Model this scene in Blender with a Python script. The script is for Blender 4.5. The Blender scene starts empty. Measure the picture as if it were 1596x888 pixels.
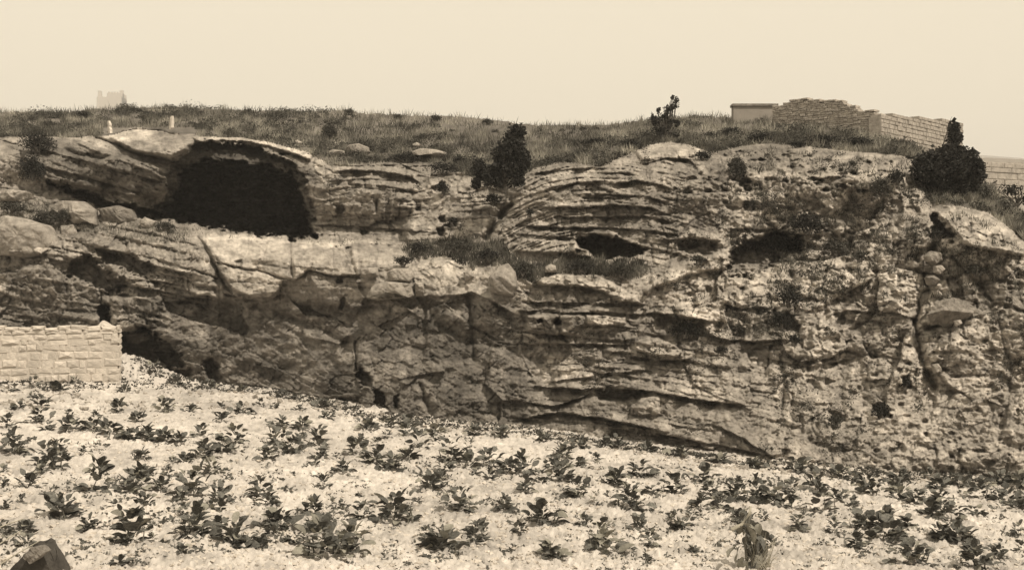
import bpy, math, random
import numpy as np
from mathutils import Vector, Matrix, Euler
random.seed(7)
rng = np.random.RandomState(11)
S = bpy.context.scene
COL = S.collection

# ------------------------------------------------------------------ camera, light, world
W0, H0, F = 1596.0, 888.0, 1927.0
UC, VC, CZ = 798.0, 444.0, 4.4
cam_d = bpy.data.cameras.new('camera'); cam = bpy.data.objects.new('camera', cam_d); COL.objects.link(cam)
cam.location = (0, 0, CZ); cam.rotation_euler = (math.radians(90), 0, 0)
cam_d.sensor_width = 36; cam_d.lens = 36 * F / W0; cam_d.clip_start = 0.1; cam_d.clip_end = 6000
S.camera = cam
SUN_EL, SUN_AZ = math.radians(53), math.radians(-47)        # azimuth measured from +X towards +Y
sd = Vector((math.cos(SUN_EL) * math.cos(SUN_AZ), math.cos(SUN_EL) * math.sin(SUN_AZ), math.sin(SUN_EL)))
sun_d = bpy.data.lights.new('sun', 'SUN'); sun = bpy.data.objects.new('sun', sun_d); COL.objects.link(sun)
sun_d.energy = 5.0; sun_d.angle = math.radians(0.6); sun_d.color = (1.0, 0.895, 0.745)
sun.rotation_euler = sd.to_track_quat('Z', 'Y').to_euler()
wd = bpy.data.worlds.new('World'); S.world = wd; wd.use_nodes = True
nt = wd.node_tree; nt.nodes.clear()
sky = nt.nodes.new('ShaderNodeTexSky'); sky.sky_type = 'NISHITA'; sky.sun_disc = False
sky.sun_elevation = SUN_EL; sky.sun_rotation = math.pi / 2 - SUN_AZ; sky.dust_density = 3.0; sky.air_density = 1.0
bw = nt.nodes.new('ShaderNodeRGBToBW'); nt.links.new(sky.outputs[0], bw.inputs[0])
mx = nt.nodes.new('ShaderNodeMix'); mx.data_type = 'RGBA'; mx.inputs[0].default_value = 0.88
nt.links.new(bw.outputs[0], mx.inputs[6]); mx.inputs[7].default_value = (8.7, 8.7, 8.7, 1)      # high white overcast veil
tn = nt.nodes.new('ShaderNodeMix'); tn.data_type = 'RGBA'; tn.blend_type = 'MULTIPLY'; tn.inputs[0].default_value = 1
nt.links.new(mx.outputs[2], tn.inputs[6]); tn.inputs[7].default_value = (1.0, 0.885, 0.685, 1)
bg = nt.nodes.new('ShaderNodeBackground'); bg.inputs[1].default_value = 0.125
nt.links.new(tn.outputs[2], bg.inputs[0])
wo = nt.nodes.new('ShaderNodeOutputWorld'); nt.links.new(bg.outputs[0], wo.inputs[0])
S.view_settings.view_transform = 'Standard'; S.view_settings.look = 'None'
S.view_settings.exposure = 0.0; S.view_settings.gamma = 1.0
S.cycles.max_bounces = 5; S.cycles.diffuse_bounces = 3

# ------------------------------------------------------------------ helpers
def P(u, v, Y):
    return Vector(((u - UC) / F * Y, Y, CZ - (v - VC) / F * Y))
def px(x, y, z):
    return (UC + x / y * F, VC + (CZ - z) / y * F)
def gplane(x, y):
    return -0.065 * x
def ground_Y(u, v):
    return CZ * F / ((v - VC) - 0.065 * (u - UC))
_T = {}
def vn(x, y, s=0):
    if s not in _T: _T[s] = np.random.RandomState(1000 + s).rand(256, 256).astype(np.float32)
    T = _T[s]
    xi = np.floor(x).astype(np.int64); yi = np.floor(y).astype(np.int64)
    xf = (x - xi).astype(np.float32); yf = (y - yi).astype(np.float32)
    xf = xf * xf * (3 - 2 * xf); yf = yf * yf * (3 - 2 * yf)
    a = T[xi & 255, yi & 255]; b = T[(xi + 1) & 255, yi & 255]
    c = T[xi & 255, (yi + 1) & 255]; d = T[(xi + 1) & 255, (yi + 1) & 255]
    return a + (b - a) * xf + (c - a + (a - b - c + d) * xf) * yf
def fbm(x, y, o=4, s=0, g=0.5):
    r = 0; a = 1; t = 0
    for k in range(o):
        r = r + a * (vn(x * 2 ** k + 17.3 * k, y * 2 ** k + 5.1 * k, s + k) - 0.5) * 2; t += a; a *= g
    return r / t
def worley(x, y, s=0):
    R = np.random.RandomState(500 + s); T = R.rand(128, 128, 5).astype(np.float32)
    xi = np.floor(x).astype(np.int64); yi = np.floor(y).astype(np.int64)
    F1 = np.full(x.shape, 9, np.float32); F2 = F1.copy(); best = [np.zeros(x.shape, np.float32) for _ in range(5)]
    for i in (-1, 0, 1):
        for j in (-1, 0, 1):
            c = T[(xi + i) & 127, (yi + j) & 127]
            dx = x - (xi + i + 0.1 + 0.8 * c[..., 0]); dy = y - (yi + j + 0.1 + 0.8 * c[..., 1])
            d = np.sqrt(dx * dx + dy * dy)
            m = d < F1
            F2 = np.where(m, F1, np.minimum(F2, d)); F1 = np.where(m, d, F1)
            for q, val in enumerate((dx, dy, c[..., 2], c[..., 3], c[..., 4])): best[q] = np.where(m, val, best[q])
    return F1, F2, best
def facet(x, y, s, tilt=1.0):
    F1, F2, (dx, dy, a, b, c) = worley(x, y, s)
    h = (a - 0.5) + tilt * ((b - 0.5) * dx * 2 + (c - 0.62) * dy * 2)     # each cell a tilted plane
    crack = np.clip(1 - (F2 - F1) / 0.16, 0, 1)
    return h, crack, a
def sm(e0, e1, x):
    t = np.clip((x - e0) / (e1 - e0), 0, 1); return t * t * (3 - 2 * t)
def sdf(U, V, poly):
    n = len(poly); d = np.full(U.shape, 1e9); ins = np.zeros(U.shape, bool)
    for i in range(n):
        ax, ay = poly[i]; bx, by = poly[(i + 1) % n]
        ex, ey = bx - ax, by - ay; wx, wy = U - ax, V - ay
        t = np.clip((wx * ex + wy * ey) / (ex * ex + ey * ey + 1e-9), 0, 1)
        d = np.minimum(d, (wx - ex * t) ** 2 + (wy - ey * t) ** 2)
        if ay != by:
            c = ((ay > V) != (by > V)) & (U < (bx - ax) * (V - ay) / (by - ay) + ax); ins ^= c
    d = np.sqrt(d); return np.where(ins, -d, d)
def linedist(U, V, pts):
    d = np.full(U.shape, 1e9)
    for (ax, ay), (bx, by) in zip(pts[:-1], pts[1:]):
        ex, ey = bx - ax, by - ay; wx, wy = U - ax, V - ay
        t = np.clip((wx * ex + wy * ey) / (ex * ex + ey * ey + 1e-9), 0, 1)
        d = np.minimum(d, (wx - ex * t) ** 2 + (wy - ey * t) ** 2)
    return np.sqrt(d)
def tag(o, label=None, cat=None, group=None, kind=None):
    if label: o['label'] = label
    if cat: o['category'] = cat
    if group: o['group'] = group
    if kind: o['kind'] = kind
    return o
def mesh_np(name, verts, faces, mat, parent=None, smooth=True, attr=None):
    """verts (n,3); faces (m,3|4) int arrays -> one mesh object"""
    me = bpy.data.meshes.new(name); verts = np.asarray(verts, np.float32); faces = np.asarray(faces, np.int32)
    k = faces.shape[1]
    me.vertices.add(len(verts)); me.vertices.foreach_set('co', verts.ravel())
    me.loops.add(faces.size); me.loops.foreach_set('vertex_index', faces.ravel())
    me.polygons.add(len(faces)); me.polygons.foreach_set('loop_start', np.arange(0, faces.size, k, dtype=np.int32))
    me.polygons.foreach_set('use_smooth', np.full(len(faces), smooth))
    me.update(calc_edges=True)
    for nm, arr in (attr or {}).items():
        a = me.attributes.new(nm, 'FLOAT', 'POINT'); a.data.foreach_set('value', np.asarray(arr, np.float32).ravel())
    me.materials.append(mat)
    o = bpy.data.objects.new(name, me); COL.objects.link(o)
    if parent: o.parent = parent
    return o
def empty(name, loc=(0, 0, 0), rz=0):
    o = bpy.data.objects.new(name, None); o.location = loc; o.rotation_euler = (0, 0, rz); COL.objects.link(o); return o
def link(name, me, parent=None, loc=(0, 0, 0), rot=(0, 0, 0), sc=(1, 1, 1)):
    o = bpy.data.objects.new(name, me); COL.objects.link(o)
    if parent: o.parent = parent
    o.location = loc; o.rotation_euler = rot; o.scale = sc if hasattr(sc, '__len__') else (sc, sc, sc); return o

# ------------------------------------------------------------------ materials
TINT = (1.0, 0.908, 0.80)
def col(g, t=TINT): return (g * t[0], g * t[1], g * t[2], 1)
def mat(name, lo, hi, scale=3.0, attr=None, bump=0.0, bscale=12.0, rough=0.95, detail=8, fine=40.0, trans=0.0, tint=TINT, objrand=0.0, contrast=(0.3, 0.7)):
    m = bpy.data.materials.new(name); m.use_nodes = True; t = m.node_tree; N = t.nodes; L = t.links
    b = N['Principled BSDF']; b.inputs['Roughness'].default_value = rough
    b.inputs['Specular IOR Level'].default_value = 0.15
    tc = N.new('ShaderNodeTexCoord')
    n1 = N.new('ShaderNodeTexNoise'); n1.inputs['Scale'].default_value = scale; n1.inputs['Detail'].default_value = detail
    n1.inputs['Roughness'].default_value = 0.65; L.new(tc.outputs['Object'], n1.inputs['Vector'])
    r = N.new('ShaderNodeValToRGB'); r.color_ramp.elements[0].position = contrast[0]; r.color_ramp.elements[1].position = contrast[1]
    r.color_ramp.elements[0].color = col(lo, tint); r.color_ramp.elements[1].color = col(hi, tint)
    L.new(n1.outputs['Fac'], r.inputs[0]); out = r.outputs[0]
    def mul(a, fac):
        q = N.new('ShaderNodeMix'); q.data_type = 'RGBA'; q.blend_type = 'MULTIPLY'; q.inputs[0].default_value = 1
        L.new(a, q.inputs[6]); L.new(fac, q.inputs[7]); return q.outputs[2]
    if attr:
        at = N.new('ShaderNodeAttribute'); at.attribute_name = attr; out = mul(out, at.outputs['Fac'])
    if objrand:
        oi = N.new('ShaderNodeObjectInfo'); mr = N.new('ShaderNodeMapRange'); L.new(oi.outputs['Random'], mr.inputs[0])
        mr.inputs[3].default_value = 1 - objrand; mr.inputs[4].default_value = 1 + objrand; out = mul(out, mr.outputs[0])
    L.new(out, b.inputs['Base Color'])
    if bump:
        n2 = N.new('ShaderNodeTexNoise'); n2.inputs['Scale'].default_value = bscale; n2.inputs['Detail'].default_value = 7
        n2.inputs['Roughness'].default_value = 0.7; L.new(tc.outputs['Object'], n2.inputs['Vector'])
        bp = N.new('ShaderNodeBump'); bp.inputs['Strength'].default_value = 1; bp.inputs['Distance'].default_value = bump
        L.new(n2.outputs['Fac'], bp.inputs['Height']); L.new(bp.outputs[0], b.inputs['Normal'])
    if trans:
        tr = N.new('ShaderNodeBsdfTranslucent'); L.new(out, tr.inputs[0]); mxs = N.new('ShaderNodeMixShader'); mxs.inputs[0].default_value = trans
        L.new(b.outputs[0], mxs.inputs[1]); L.new(tr.outputs[0], mxs.inputs[2]); L.new(mxs.outputs[0], N['Material Output'].inputs[0])
    return m
M = {
 'cliff': mat('limestone', 0.68, 1.25, 2.4, attr='alb', bump=0.12, bscale=7),
 'rock': mat('pale_limestone', 0.15, 0.42, 3.5, bump=0.09, bscale=8, objrand=0.12),
 'rock_grey': mat('weathered_limestone', 0.11, 0.30, 3.5, bump=0.09, bscale=9, objrand=0.12),
 'rock_dark': mat('dark_stone', 0.03, 0.08, 3, bump=0.03, bscale=9),
 'soil': mat('hill_soil', 0.7, 1.3, 1.2, attr='alb', bump=0.08, bscale=5),
 'field': mat('pale_field_soil', 0.82, 1.14, 2.5, attr='alb', bump=0.03, bscale=14, tint=(1, .925, .845)),
 'stone': mat('wall_stone', 0.36, 0.60, 4, bump=0.025, bscale=14, objrand=0.12),
 'mortar': mat('wall_mortar', 0.34, 0.52, 5, bump=0.02, bscale=20),
 'ruin': mat('ruin_stone', 0.24, 0.52, 5, bump=0.06, bscale=10),
 'block': mat('worn_block', 0.22, 0.42, 5, bump=0.04, bscale=12),
 'plaster': mat('old_plaster', 0.22, 0.28, 2, bump=0.01, bscale=10),
 'post': mat('post_stone', 0.45, 0.62, 4, bump=0.02, bscale=12),
 'leaf': mat('crop_leaf', 0.035, 0.15, 5, bump=0.004, bscale=30, rough=0.6, trans=0.12, tint=(1, 0.97, 0.86), objrand=0.45),
 'leaf_pale': mat('pale_crop_leaf', 0.16, 0.30, 6, rough=0.6, trans=0.2, tint=(1, 0.95, 0.8), objrand=0.25),
 'stem': mat('plant_stem', 0.08, 0.16, 8, tint=(1, 0.95, 0.8)),
 'dry': mat('dry_stalk', 0.22, 0.42, 8, tint=(1, 0.93, 0.76)),
 'shrub': mat('shrub_leaf', 0.012, 0.04, 1.5, rough=0.8, trans=0.1, tint=(1, 0.96, 0.86)),
 'shrub_mid': mat('scrub_leaf', 0.03, 0.08, 1.5, rough=0.9, trans=0.1, tint=(1, 0.95, 0.82)),
 'grass': mat('dry_grass', 0.06, 0.26, 0.9, attr='alb', rough=0.9, trans=0.15, tint=(1, 0.94, 0.8), contrast=(0.35, 0.65)),
 'bark': mat('bark', 0.05, 0.10, 6, bump=0.01, bscale=20),
 'far': mat('far_hill_soil', 0.14, 0.28, 0.15, bump=0.3, bscale=0.5),
 'tower': mat('tower_stone', 0.38, 0.46, 0.5),
}

# ------------------------------------------------------------------ the cliff as one relief, traced and then weathered
STEP = 1.4
us = np.arange(-330, 1930, STEP); vs = np.arange(150, 790, STEP)
U, V = np.meshgrid(us, vs)                                   # rows = v
# ragged-edge warp used for all traced features
UW = U + 5.0 * fbm(U / 40, V / 26, 4, 20); VW = V + 4.0 * fbm(U / 34, V / 22, 4, 30)
UF = U + 2.2 * fbm(U / 14, V / 10, 3, 24); VF = V + 2.0 * fbm(U / 14, V / 9, 3, 34)

CP = [ # u, v, Y  coarse shape
 (-90,165,66),(-90,215,54),(-90,290,52),(-90,350,50),(-90,450,49),(-90,600,47),(-90,780,47),
 (20,172,64),(20,215,54),(20,290,51.5),(20,350,49),(20,450,48.2),(20,520,47.8),(20,600,46.5),(20,780,46),
 (150,172,64),(150,205,54.5),(150,300,51.5),(150,345,49.8),(150,400,48.4),(150,470,47.8),(150,600,47),(150,780,46.5),
 (300,165,64),(300,205,53.5),(300,300,51),(300,350,50),(300,385,47.3),(300,460,46.8),(300,560,46.3),(300,600,46.6),(300,780,47),
 (450,170,64),(450,232,53),(450,360,49.8),(450,392,46.3),(450,470,45.6),(450,560,45.0),(450,615,44.7),(450,780,44.5),
 (560,174,62),(560,222,55),(560,262,50),(560,368,47.6),(560,392,45.0),(560,460,44.3),(560,560,43.0),(560,635,41.6),(560,780,41.4),
 (700,178,61),(700,240,52),(700,295,48),(700,370,45.8),(700,410,43.6),(700,450,42.6),(700,560,41.2),(700,660,38.9),(700,780,38.8),
 (830,190,58),(830,250,47.5),(830,300,44.6),(830,380,43),(830,430,41.2),(830,560,40.0),(830,670,38.1),(830,780,38.0),
 (960,188,56),(960,240,46),(960,330,42.6),(960,400,41.6),(960,440,40.3),(960,560,38.8),(960,690,37),(960,780,36.9),
 (1100,180,56),(1100,232,46.5),(1100,330,42.4),(1100,430,40.4),(1100,560,38.2),(1100,705,35.9),(1100,780,35.8),
 (1250,175,55),(1250,215,47.5),(1250,250,43.6),(1250,330,41.6),(1250,450,39.2),(1250,600,36.8),(1250,725,33.9),(1250,780,33.7),
 (1400,200,52),(1400,240,44.2),(1400,330,41.0),(1400,450,38.4),(1400,600,35.8),(1400,735,33.7),(1400,780,33.6),
 (1520,270,49),(1520,325,40.8),(1520,450,37.6),(1520,600,35.2),(1520,742,34),(1520,780,33.9),
 (1600,330,45),(1600,370,40),(1600,450,37),(1600,600,35),(1600,746,34.0),(1600,780,33.9),
 (1690,380,42),(1690,420,39),(1690,600,35),(1690,780,34)]
cp = np.array(CP, float)
def tps(pts, val, qx, qy):
    def k(r2): return 0.5 * r2 * np.log(r2 + 1e-9)
    X = pts[:, 0] / 300; Yv = pts[:, 1] / 200; n = len(X)
    K = k((X[:, None] - X) ** 2 + (Yv[:, None] - Yv) ** 2) + np.eye(n) * 2e-3
    Pm = np.c_[np.ones(n), X, Yv]; A = np.block([[K, Pm], [Pm.T, np.zeros((3, 3))]])
    w = np.linalg.solve(A, np.r_[val, 0, 0, 0]); out = w[n] + w[n + 1] * qx / 300 + w[n + 2] * qy / 200
    for i in range(n): out = out + w[i] * k((qx / 300 - X[i]) ** 2 + (qy / 200 - Yv[i]) ** 2)
    return out
cu = us[::10]; cv = vs[::10]; CU, CV = np.meshgrid(cu, cv)
Dc = tps(cp, cp[:, 2], np.clip(CU, -110, 1700), CV)
def up(Dc):
    fi = np.arange(len(vs)) / 10.0; fj = np.arange(len(us)) / 10.0
    i0 = np.minimum(fi.astype(int), len(cv) - 2); j0 = np.minimum(fj.astype(int), len(cu) - 2)
    a = (fi - i0)[:, None]; b = (fj - j0)[None]
    return (Dc[i0][:, j0] * (1 - a) * (1 - b) + Dc[i0 + 1][:, j0] * a * (1 - b) + Dc[i0][:, j0 + 1] * (1 - a) * b + Dc[i0 + 1][:, j0 + 1] * a * b)
D = up(Dc)
SKY = [(-90,172),(0,174),(110,174),(150,169),(180,172),(186,167),(240,167),(300,168),(400,172),(480,173),(545,171),(560,176),(640,179),(720,181),(780,188),(830,194),(940,194),(980,190),(1010,188),(1060,184),(1085,179),(1140,182),(1210,184),(1300,190),(1370,205),(1400,222),(1440,236),(1480,252),(1530,284),(1560,305),(1600,340),(1640,362),(1690,385)]
CREST = [(-90,212),(0,214),(60,212),(110,214),(160,212),(215,200),(300,212),(380,214),(440,226),(480,238),(515,258),(560,256),(640,248),(700,262),(760,285),(800,290),(830,262),(880,252),(940,258),(980,240),(1010,226),(1045,220),(1080,226),(1110,238),(1150,228),(1200,222),(1260,228),(1330,236),(1372,238),(1420,244),(1440,268),(1455,318),(1500,322),(1540,330),(1570,352),(1596,372),(1640,390),(1690,410)]
sl = np.interp(us, *zip(*SKY)); cl = np.interp(us, *zip(*CREST))
cl_w = cl + 3 * fbm(us / 30, us * 0, 3, 44); crest2 = cl_w[None, :] + 0 * V
rockm = sm(-4, 6, V - crest2)                                 # 1 on the rock face, 0 on the hill slope

att = 1 - .55 * sm(545, 640, V) * sm(800, 860, U)
def region(poly, soft): return sm(soft, -soft, sdf(UW, VW, poly))
def stratum(h, along, thick, seed, jl):
    R = np.random.RandomState(seed); bd = np.cumsum(thick * (0.45 + 1.1 * R.rand(600))) - 300 * thick
    i = np.clip(np.searchsorted(bd, h), 1, 599); t = (h - bd[i - 1]) / (bd[i] - bd[i - 1])
    p = vn(along / (jl * 1.7), i * 7.37 + 0.5, seed % 17)
    kk = along / (jl * (0.6 + 0.9 * R.rand(600)[i])) + R.rand(600)[i] * 9; kf = np.floor(kk)
    pj = R.rand(64, 64)[i % 64, kf.astype(int) % 64]; fr = kk - kf; jd = np.minimum(fr, 1 - fr) * jl
    prof = np.where(t < .78, 0.25 + .75 * np.sqrt(np.clip(t / .78, 0, 1)), 1 - ((t - .78) / .22) ** 1.5)
    return (0.55 * p + 0.45 * pj - 0.5), prof, np.clip(1 - jd / 2.2, 0, 1), R.rand(600)[i]
ALB = np.full(U.shape, 0.298) * (1 + 0.30 * fbm(U / 120, V / 70, 5, 50)) * (1 + 0.45 * fbm(U / 14, V / 8, 4, 55, .7))
sp = sm(.60, .80, vn(U / 6 + 2 * fbm(U / 9, V / 9, 2, 57), V / 4, 58)); ALB = ALB * (1 - .26 * sp)     # lichen and dirt speckle
pal = sm(.62, .85, vn(U / 11, V / 6, 59)); ALB = ALB * (1 + .24 * pal)
def add_strata(mask, h, along, thick, amp, seed, jl, alb=0.25, jd=0.22):
    global D, ALB
    p, prof, j, lr = stratum(h, along, thick, seed, jl)
    mask = mask * sm(.12, .62, vn(U / 46 + seed, V / 22, seed)) ; mask = mask * (.55 + .9 * vn(U / 17, V / 9 + seed, seed + 1))
    D = D - mask * amp * (p * 1.3 + prof * 0.75 - 0.5 - j * jd / max(amp, .01) * 0.5)
    ALB = ALB * (1 + mask * alb * (lr - 0.5)) * (1 - 0.2 * mask * j)
h0 = 7 * fbm(U / 70, V / 50, 3, 60) + 2.5 * fbm(U / 18, V / 14, 3, 63)
# upper left tilted slab
mA = region([(-340,205),(60,210),(175,212),(300,228),(285,300),(250,345),(120,310),(-340,300)], 10)
add_strata(mA, V - 0.34 * U + h0 * 1.1, U, 8, 0.30, 3, 70)
# rim over the big cave
roofl = np.interp(us, [280, 300, 380, 440, 520, 560], [222, 216, 214, 226, 262, 262])[None, :]
mB = region([(285,210),(380,208),(450,222),(520,255),(560,262),(520,300),(470,262),(400,245),(330,235),(290,240)], 6)
add_strata(mB, V - roofl + h0 * .9, U, 8, 0.34, 5, 50)
# stratified face between cave and gully
mC = region([(470,245),(560,250),(660,245),(760,280),(800,330),(760,380),(630,385),(485,380),(495,300)], 9)
add_strata(mC, V + 0.02 * U + h0 * .8, U, 10, 0.38, 8, 34, alb=.35)
# arched strata over the two eye holes
arc = np.where(U > 925, 0.00105 * (U - 925) ** 2, 0.0021 * (U - 925) ** 2)
mD = region([(790,330),(830,262),(880,250),(945,258),(1010,225),(1080,228),(1130,260),(1160,340),(1120,400),(1010,410),(880,400),(780,395)], 12)
add_strata(mD * (1 - .75 * sm(1010, 1090, UW)), V - arc + h0 * .5, U, 8.5, 0.38, 9, 34, alb=.4)
# blocky band under the ledge
mE = region([(305,360),(480,375),(640,380),(640,440),(560,470),(430,470),(340,470)], 8)
add_strata(mE, V - 0.06 * U + h0 * .4, U, 48, 0.22, 12, 95, alb=.15)
# lower middle ledges
mF = att * region([(800,425),(940,420),(1010,470),(1110,500),(1180,560),(1230,640),(1200,720),(1000,700),(800,680)], 12)
add_strata(mF, V - 0.10 * (U - 800) - 0.0002 * np.clip(U - 950, 0, 400) ** 2 + h0 * .9, U, 13, 0.32, 15, 50, alb=.4)
# smooth dark lower face, bedding falling to the right
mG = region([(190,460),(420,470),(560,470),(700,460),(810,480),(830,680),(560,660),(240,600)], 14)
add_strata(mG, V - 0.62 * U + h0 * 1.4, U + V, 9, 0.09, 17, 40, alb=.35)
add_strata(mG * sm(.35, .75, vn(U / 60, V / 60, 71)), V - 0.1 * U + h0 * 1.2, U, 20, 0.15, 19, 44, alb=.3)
# lower left
mH = region([(-340,330),(60,340),(200,350),(330,380),(350,470),(200,520),(-340,520)], 10)
add_strata(mH, V - 0.24 * U + h0 * 1.2, U, 16, 0.42, 21, 60, alb=.3)
for sc, am, sd_, tl in ((95, .42, 31, 1.5), (44, .20, 32, 1.5), (20, .06, 33, 1.2)):
    f_, c_, a_ = facet((U * .82 + V * .35 + 8 * fbm(U / 50, V / 50, 3, 251)) / (sc * 1.3), (V * .9 - U * .3 + 6 * fbm(U / 50, V / 50, 3, 254)) / (sc * .8), sd_, tl)
    q_ = rockm * np.clip(mG * (1 - mE) + .15 * mE + .3 * mF + .3 * mH, 0, 1); D = D - q_ * am * (f_ * .8 - .05 * c_); ALB = ALB * (1 + .16 * (a_ - .5) * q_)
# crumbly right-hand part
mR = region([(1110,240),(1260,226),(1420,240),(1460,315),(1600,360),(1940,400),(1940,800),(1180,780),(1215,640),(1160,540),(1060,490),(1010,440),(1120,400),(1150,330)], 16)
mR2 = np.clip(mR + 0.45 * mF + 0.35 * mD + .4 * mC + .4 * mH + .12 * mG + .9 * mD * sm(1010, 1090, UW), 0, 1)
for sc, am, sd_ in ((70, 0.50, 1), (30, 0.26, 2), (13, 0.15, 3), (6, 0.10, 4)):
    f_, c_, a_ = facet((U + 10 * fbm(U / 40, V / 40, 3, 80)) / (sc * 1.25), (V + 8 * fbm(U / 40, V / 40, 3, 84)) / sc, sd_, 1.3)
    fa = 0.30 if sc > 20 else 0.75
    smooth_ = (1 - .65 * mE) * (1 - .70 * mG) * (att ** .7)
    D = D - rockm * smooth_ * (fa + (1 - fa) * mR2) * am * (f_ * .85 - 0.14 * c_)
    ALB = ALB * (1 + 0.30 * (a_ - .5) * (.3 + .7 * mR2)) * (1 - 0.12 * c_ * rockm)
D = D - rockm * 0.34 * fbm(U / 60, V / 45, 6, 90, .55)
D = D - rockm * (1 - .5 * mG) * 0.10 * fbm(U / 9 + .1 * V / 9, V / 4.5, 4, 93, .7)
gul = 1 - np.abs(2 * vn(U / 58 + .5 * fbm(U / 90, V / 90, 2, 261), V / 210, 262) - 1); D = D + rockm * mR * (.28 * gul ** 3 + .5 * fbm(U / 110, V / 90, 3, 263))
ALB = ALB * (1 + .36 * mR + .05 * mE)
D = D - rockm * mG * .30 * (fbm(U / 34 + V / 60, V / 26, 5, 97, .65))
D = D - (1 - rockm) * 0.5 * fbm(U / 70, V / 20, 4, 95)
st = fbm(U / 7, V / 60, 4, 100)                                # run-off streaks on the lower face
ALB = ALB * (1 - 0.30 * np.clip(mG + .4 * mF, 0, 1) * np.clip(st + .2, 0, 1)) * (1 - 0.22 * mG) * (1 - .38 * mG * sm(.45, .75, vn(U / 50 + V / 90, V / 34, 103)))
pit_n = sm(.70, .86, vn(U / 13, V / 9, 120)) * mR2
D = D + pit_n * 0.22 * rockm; 

def at_line(pts): return np.interp(UW[0], *zip(*pts))
def ledge(pts, lip, cut, wl=14, wc=9, ends=14):
    """near-horizontal overhang: lip swells out above the line, undercut below it"""
    global D
    xs, ys = zip(*pts); ln = np.interp(UF, xs, ys); d = VF - ln
    e = sm(xs[0] - ends, xs[0] + ends, UF) * sm(xs[-1] + ends, xs[-1] - ends, UF)
    e = e * (.25 + 1.0 * vn(UF / 15, VF * 0 + ys[0], 92)); cut = cut * .72
    D = D - e * lip * np.where(d < 0, np.exp(d / wl), 0) * sm(1.0, -1.0, d)
    D = D + e * cut * np.where(d > -1.0, np.exp(-np.clip(d, 0, 99) / wc), 0) * sm(-1.2, 0.8, d)
def step(pts, dy, ends=6, w=1.5):
    global D
    xs, ys = zip(*pts); ln = np.interp(UF, xs, ys)
    e = sm(xs[0] - ends, xs[0] + ends, UF) * sm(xs[-1] + ends, xs[-1] - ends, UF)
    D = D + e * dy * sm(w, -w, VF - ln) * sm(ln - 60, ln - 20, V)
def crack(pts, depth, w=2.2):
    global D
    xs = [p[0] for p in pts]; ys = [p[1] for p in pts]
    j0, j1 = np.searchsorted(us, [min(xs) - 25, max(xs) + 25]); i0, i1 = np.searchsorted(vs, [min(ys) - 25, max(ys) + 25])
    s = np.s_[i0:i1, j0:j1]; d = linedist(UF[s], VF[s], pts)
    w = w * (.35 + 1.1 * vn(U[s] / 16, V[s] / 16, 91)); D[s] = D[s] + depth * np.exp(-np.abs(d / w) ** 1.2)
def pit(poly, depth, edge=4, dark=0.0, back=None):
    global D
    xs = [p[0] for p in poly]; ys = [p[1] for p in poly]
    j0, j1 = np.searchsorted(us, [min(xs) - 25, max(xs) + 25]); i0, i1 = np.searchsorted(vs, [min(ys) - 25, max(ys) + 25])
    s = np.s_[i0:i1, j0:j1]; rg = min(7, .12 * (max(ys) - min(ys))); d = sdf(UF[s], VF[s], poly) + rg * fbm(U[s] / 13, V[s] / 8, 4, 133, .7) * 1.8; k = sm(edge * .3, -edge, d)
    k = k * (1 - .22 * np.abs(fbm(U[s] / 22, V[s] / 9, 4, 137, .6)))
    D[s] = D[s] + depth * k; ALB[s] = ALB[s] * (1 - dark * k)  # recess is also darkened in colour, deepening its shade
def bump(poly, h, edge=8, tone=1.0, tilt=0.0):
    """proud block with its own outline; tilt leans its top back"""
    global D
    xs = [p[0] for p in poly]; ys = [p[1] for p in poly]
    j0, j1 = np.searchsorted(us, [min(xs) - 25, max(xs) + 25]); i0, i1 = np.searchsorted(vs, [min(ys) - 25, max(ys) + 25])
    s = np.s_[i0:i1, j0:j1]; d = sdf(UF[s], VF[s], poly); k = sm(1.0, -edge * .6, d); kk = sm(1, -1.5, d)
    yc = (V[s] - min(ys)) / (max(ys) - min(ys))
    D[s] = D[s] - h * k + kk * tilt * (0.5 - yc) * 1.0
    ALB[s] = ALB[s] * (1 + (tone - 1) * kk)
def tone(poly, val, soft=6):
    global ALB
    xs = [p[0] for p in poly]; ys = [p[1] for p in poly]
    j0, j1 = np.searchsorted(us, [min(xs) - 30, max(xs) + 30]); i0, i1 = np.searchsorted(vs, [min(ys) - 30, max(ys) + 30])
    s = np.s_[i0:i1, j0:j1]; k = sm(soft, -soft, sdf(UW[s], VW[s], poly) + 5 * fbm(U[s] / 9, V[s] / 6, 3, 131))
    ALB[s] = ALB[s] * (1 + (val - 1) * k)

# --- the tilted slab, the rim and the big cave
bump([(28,232),(60,216),(100,216),(135,222),(180,238),(235,250),(266,266),(270,290),(255,302),(225,312),(160,300),(110,290),(70,284),(42,262)], 0.9, 10, 0.62, 0.2)  # low tone puts the slab's shaded side into its colour
bump([(178,304),(205,300),(238,316),(240,330),(210,322)], 0.4, 5, 1.25)
bump([(115,222),(150,222),(180,240),(160,242)], .25, 5, 1.25)
ledge([(78,286),(110,293),(140,303),(180,318),(235,330),(262,340)], 0.5, 1.2, 10, 7, 4)
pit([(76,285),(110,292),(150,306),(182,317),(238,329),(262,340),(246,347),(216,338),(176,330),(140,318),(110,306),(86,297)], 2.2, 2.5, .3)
ledge([(60,232),(110,246),(170,262),(220,276),(262,286)], .25, .5, 8, 6); ledge([(50,256),(110,270),(180,290),(240,306)], .25, .5, 8, 6)
crack([(150,215),(180,226),(210,238),(240,247),(268,252)], 1.2, 4)
crack([(95,230),(120,240),(160,246)], .7, 4)
bump([(165,214),(185,205),(215,201),(250,203),(278,209),(302,222),(288,237),(262,247),(235,244),(205,236),(182,224)], 1.1, 10, 1.0, 1.6)
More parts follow.
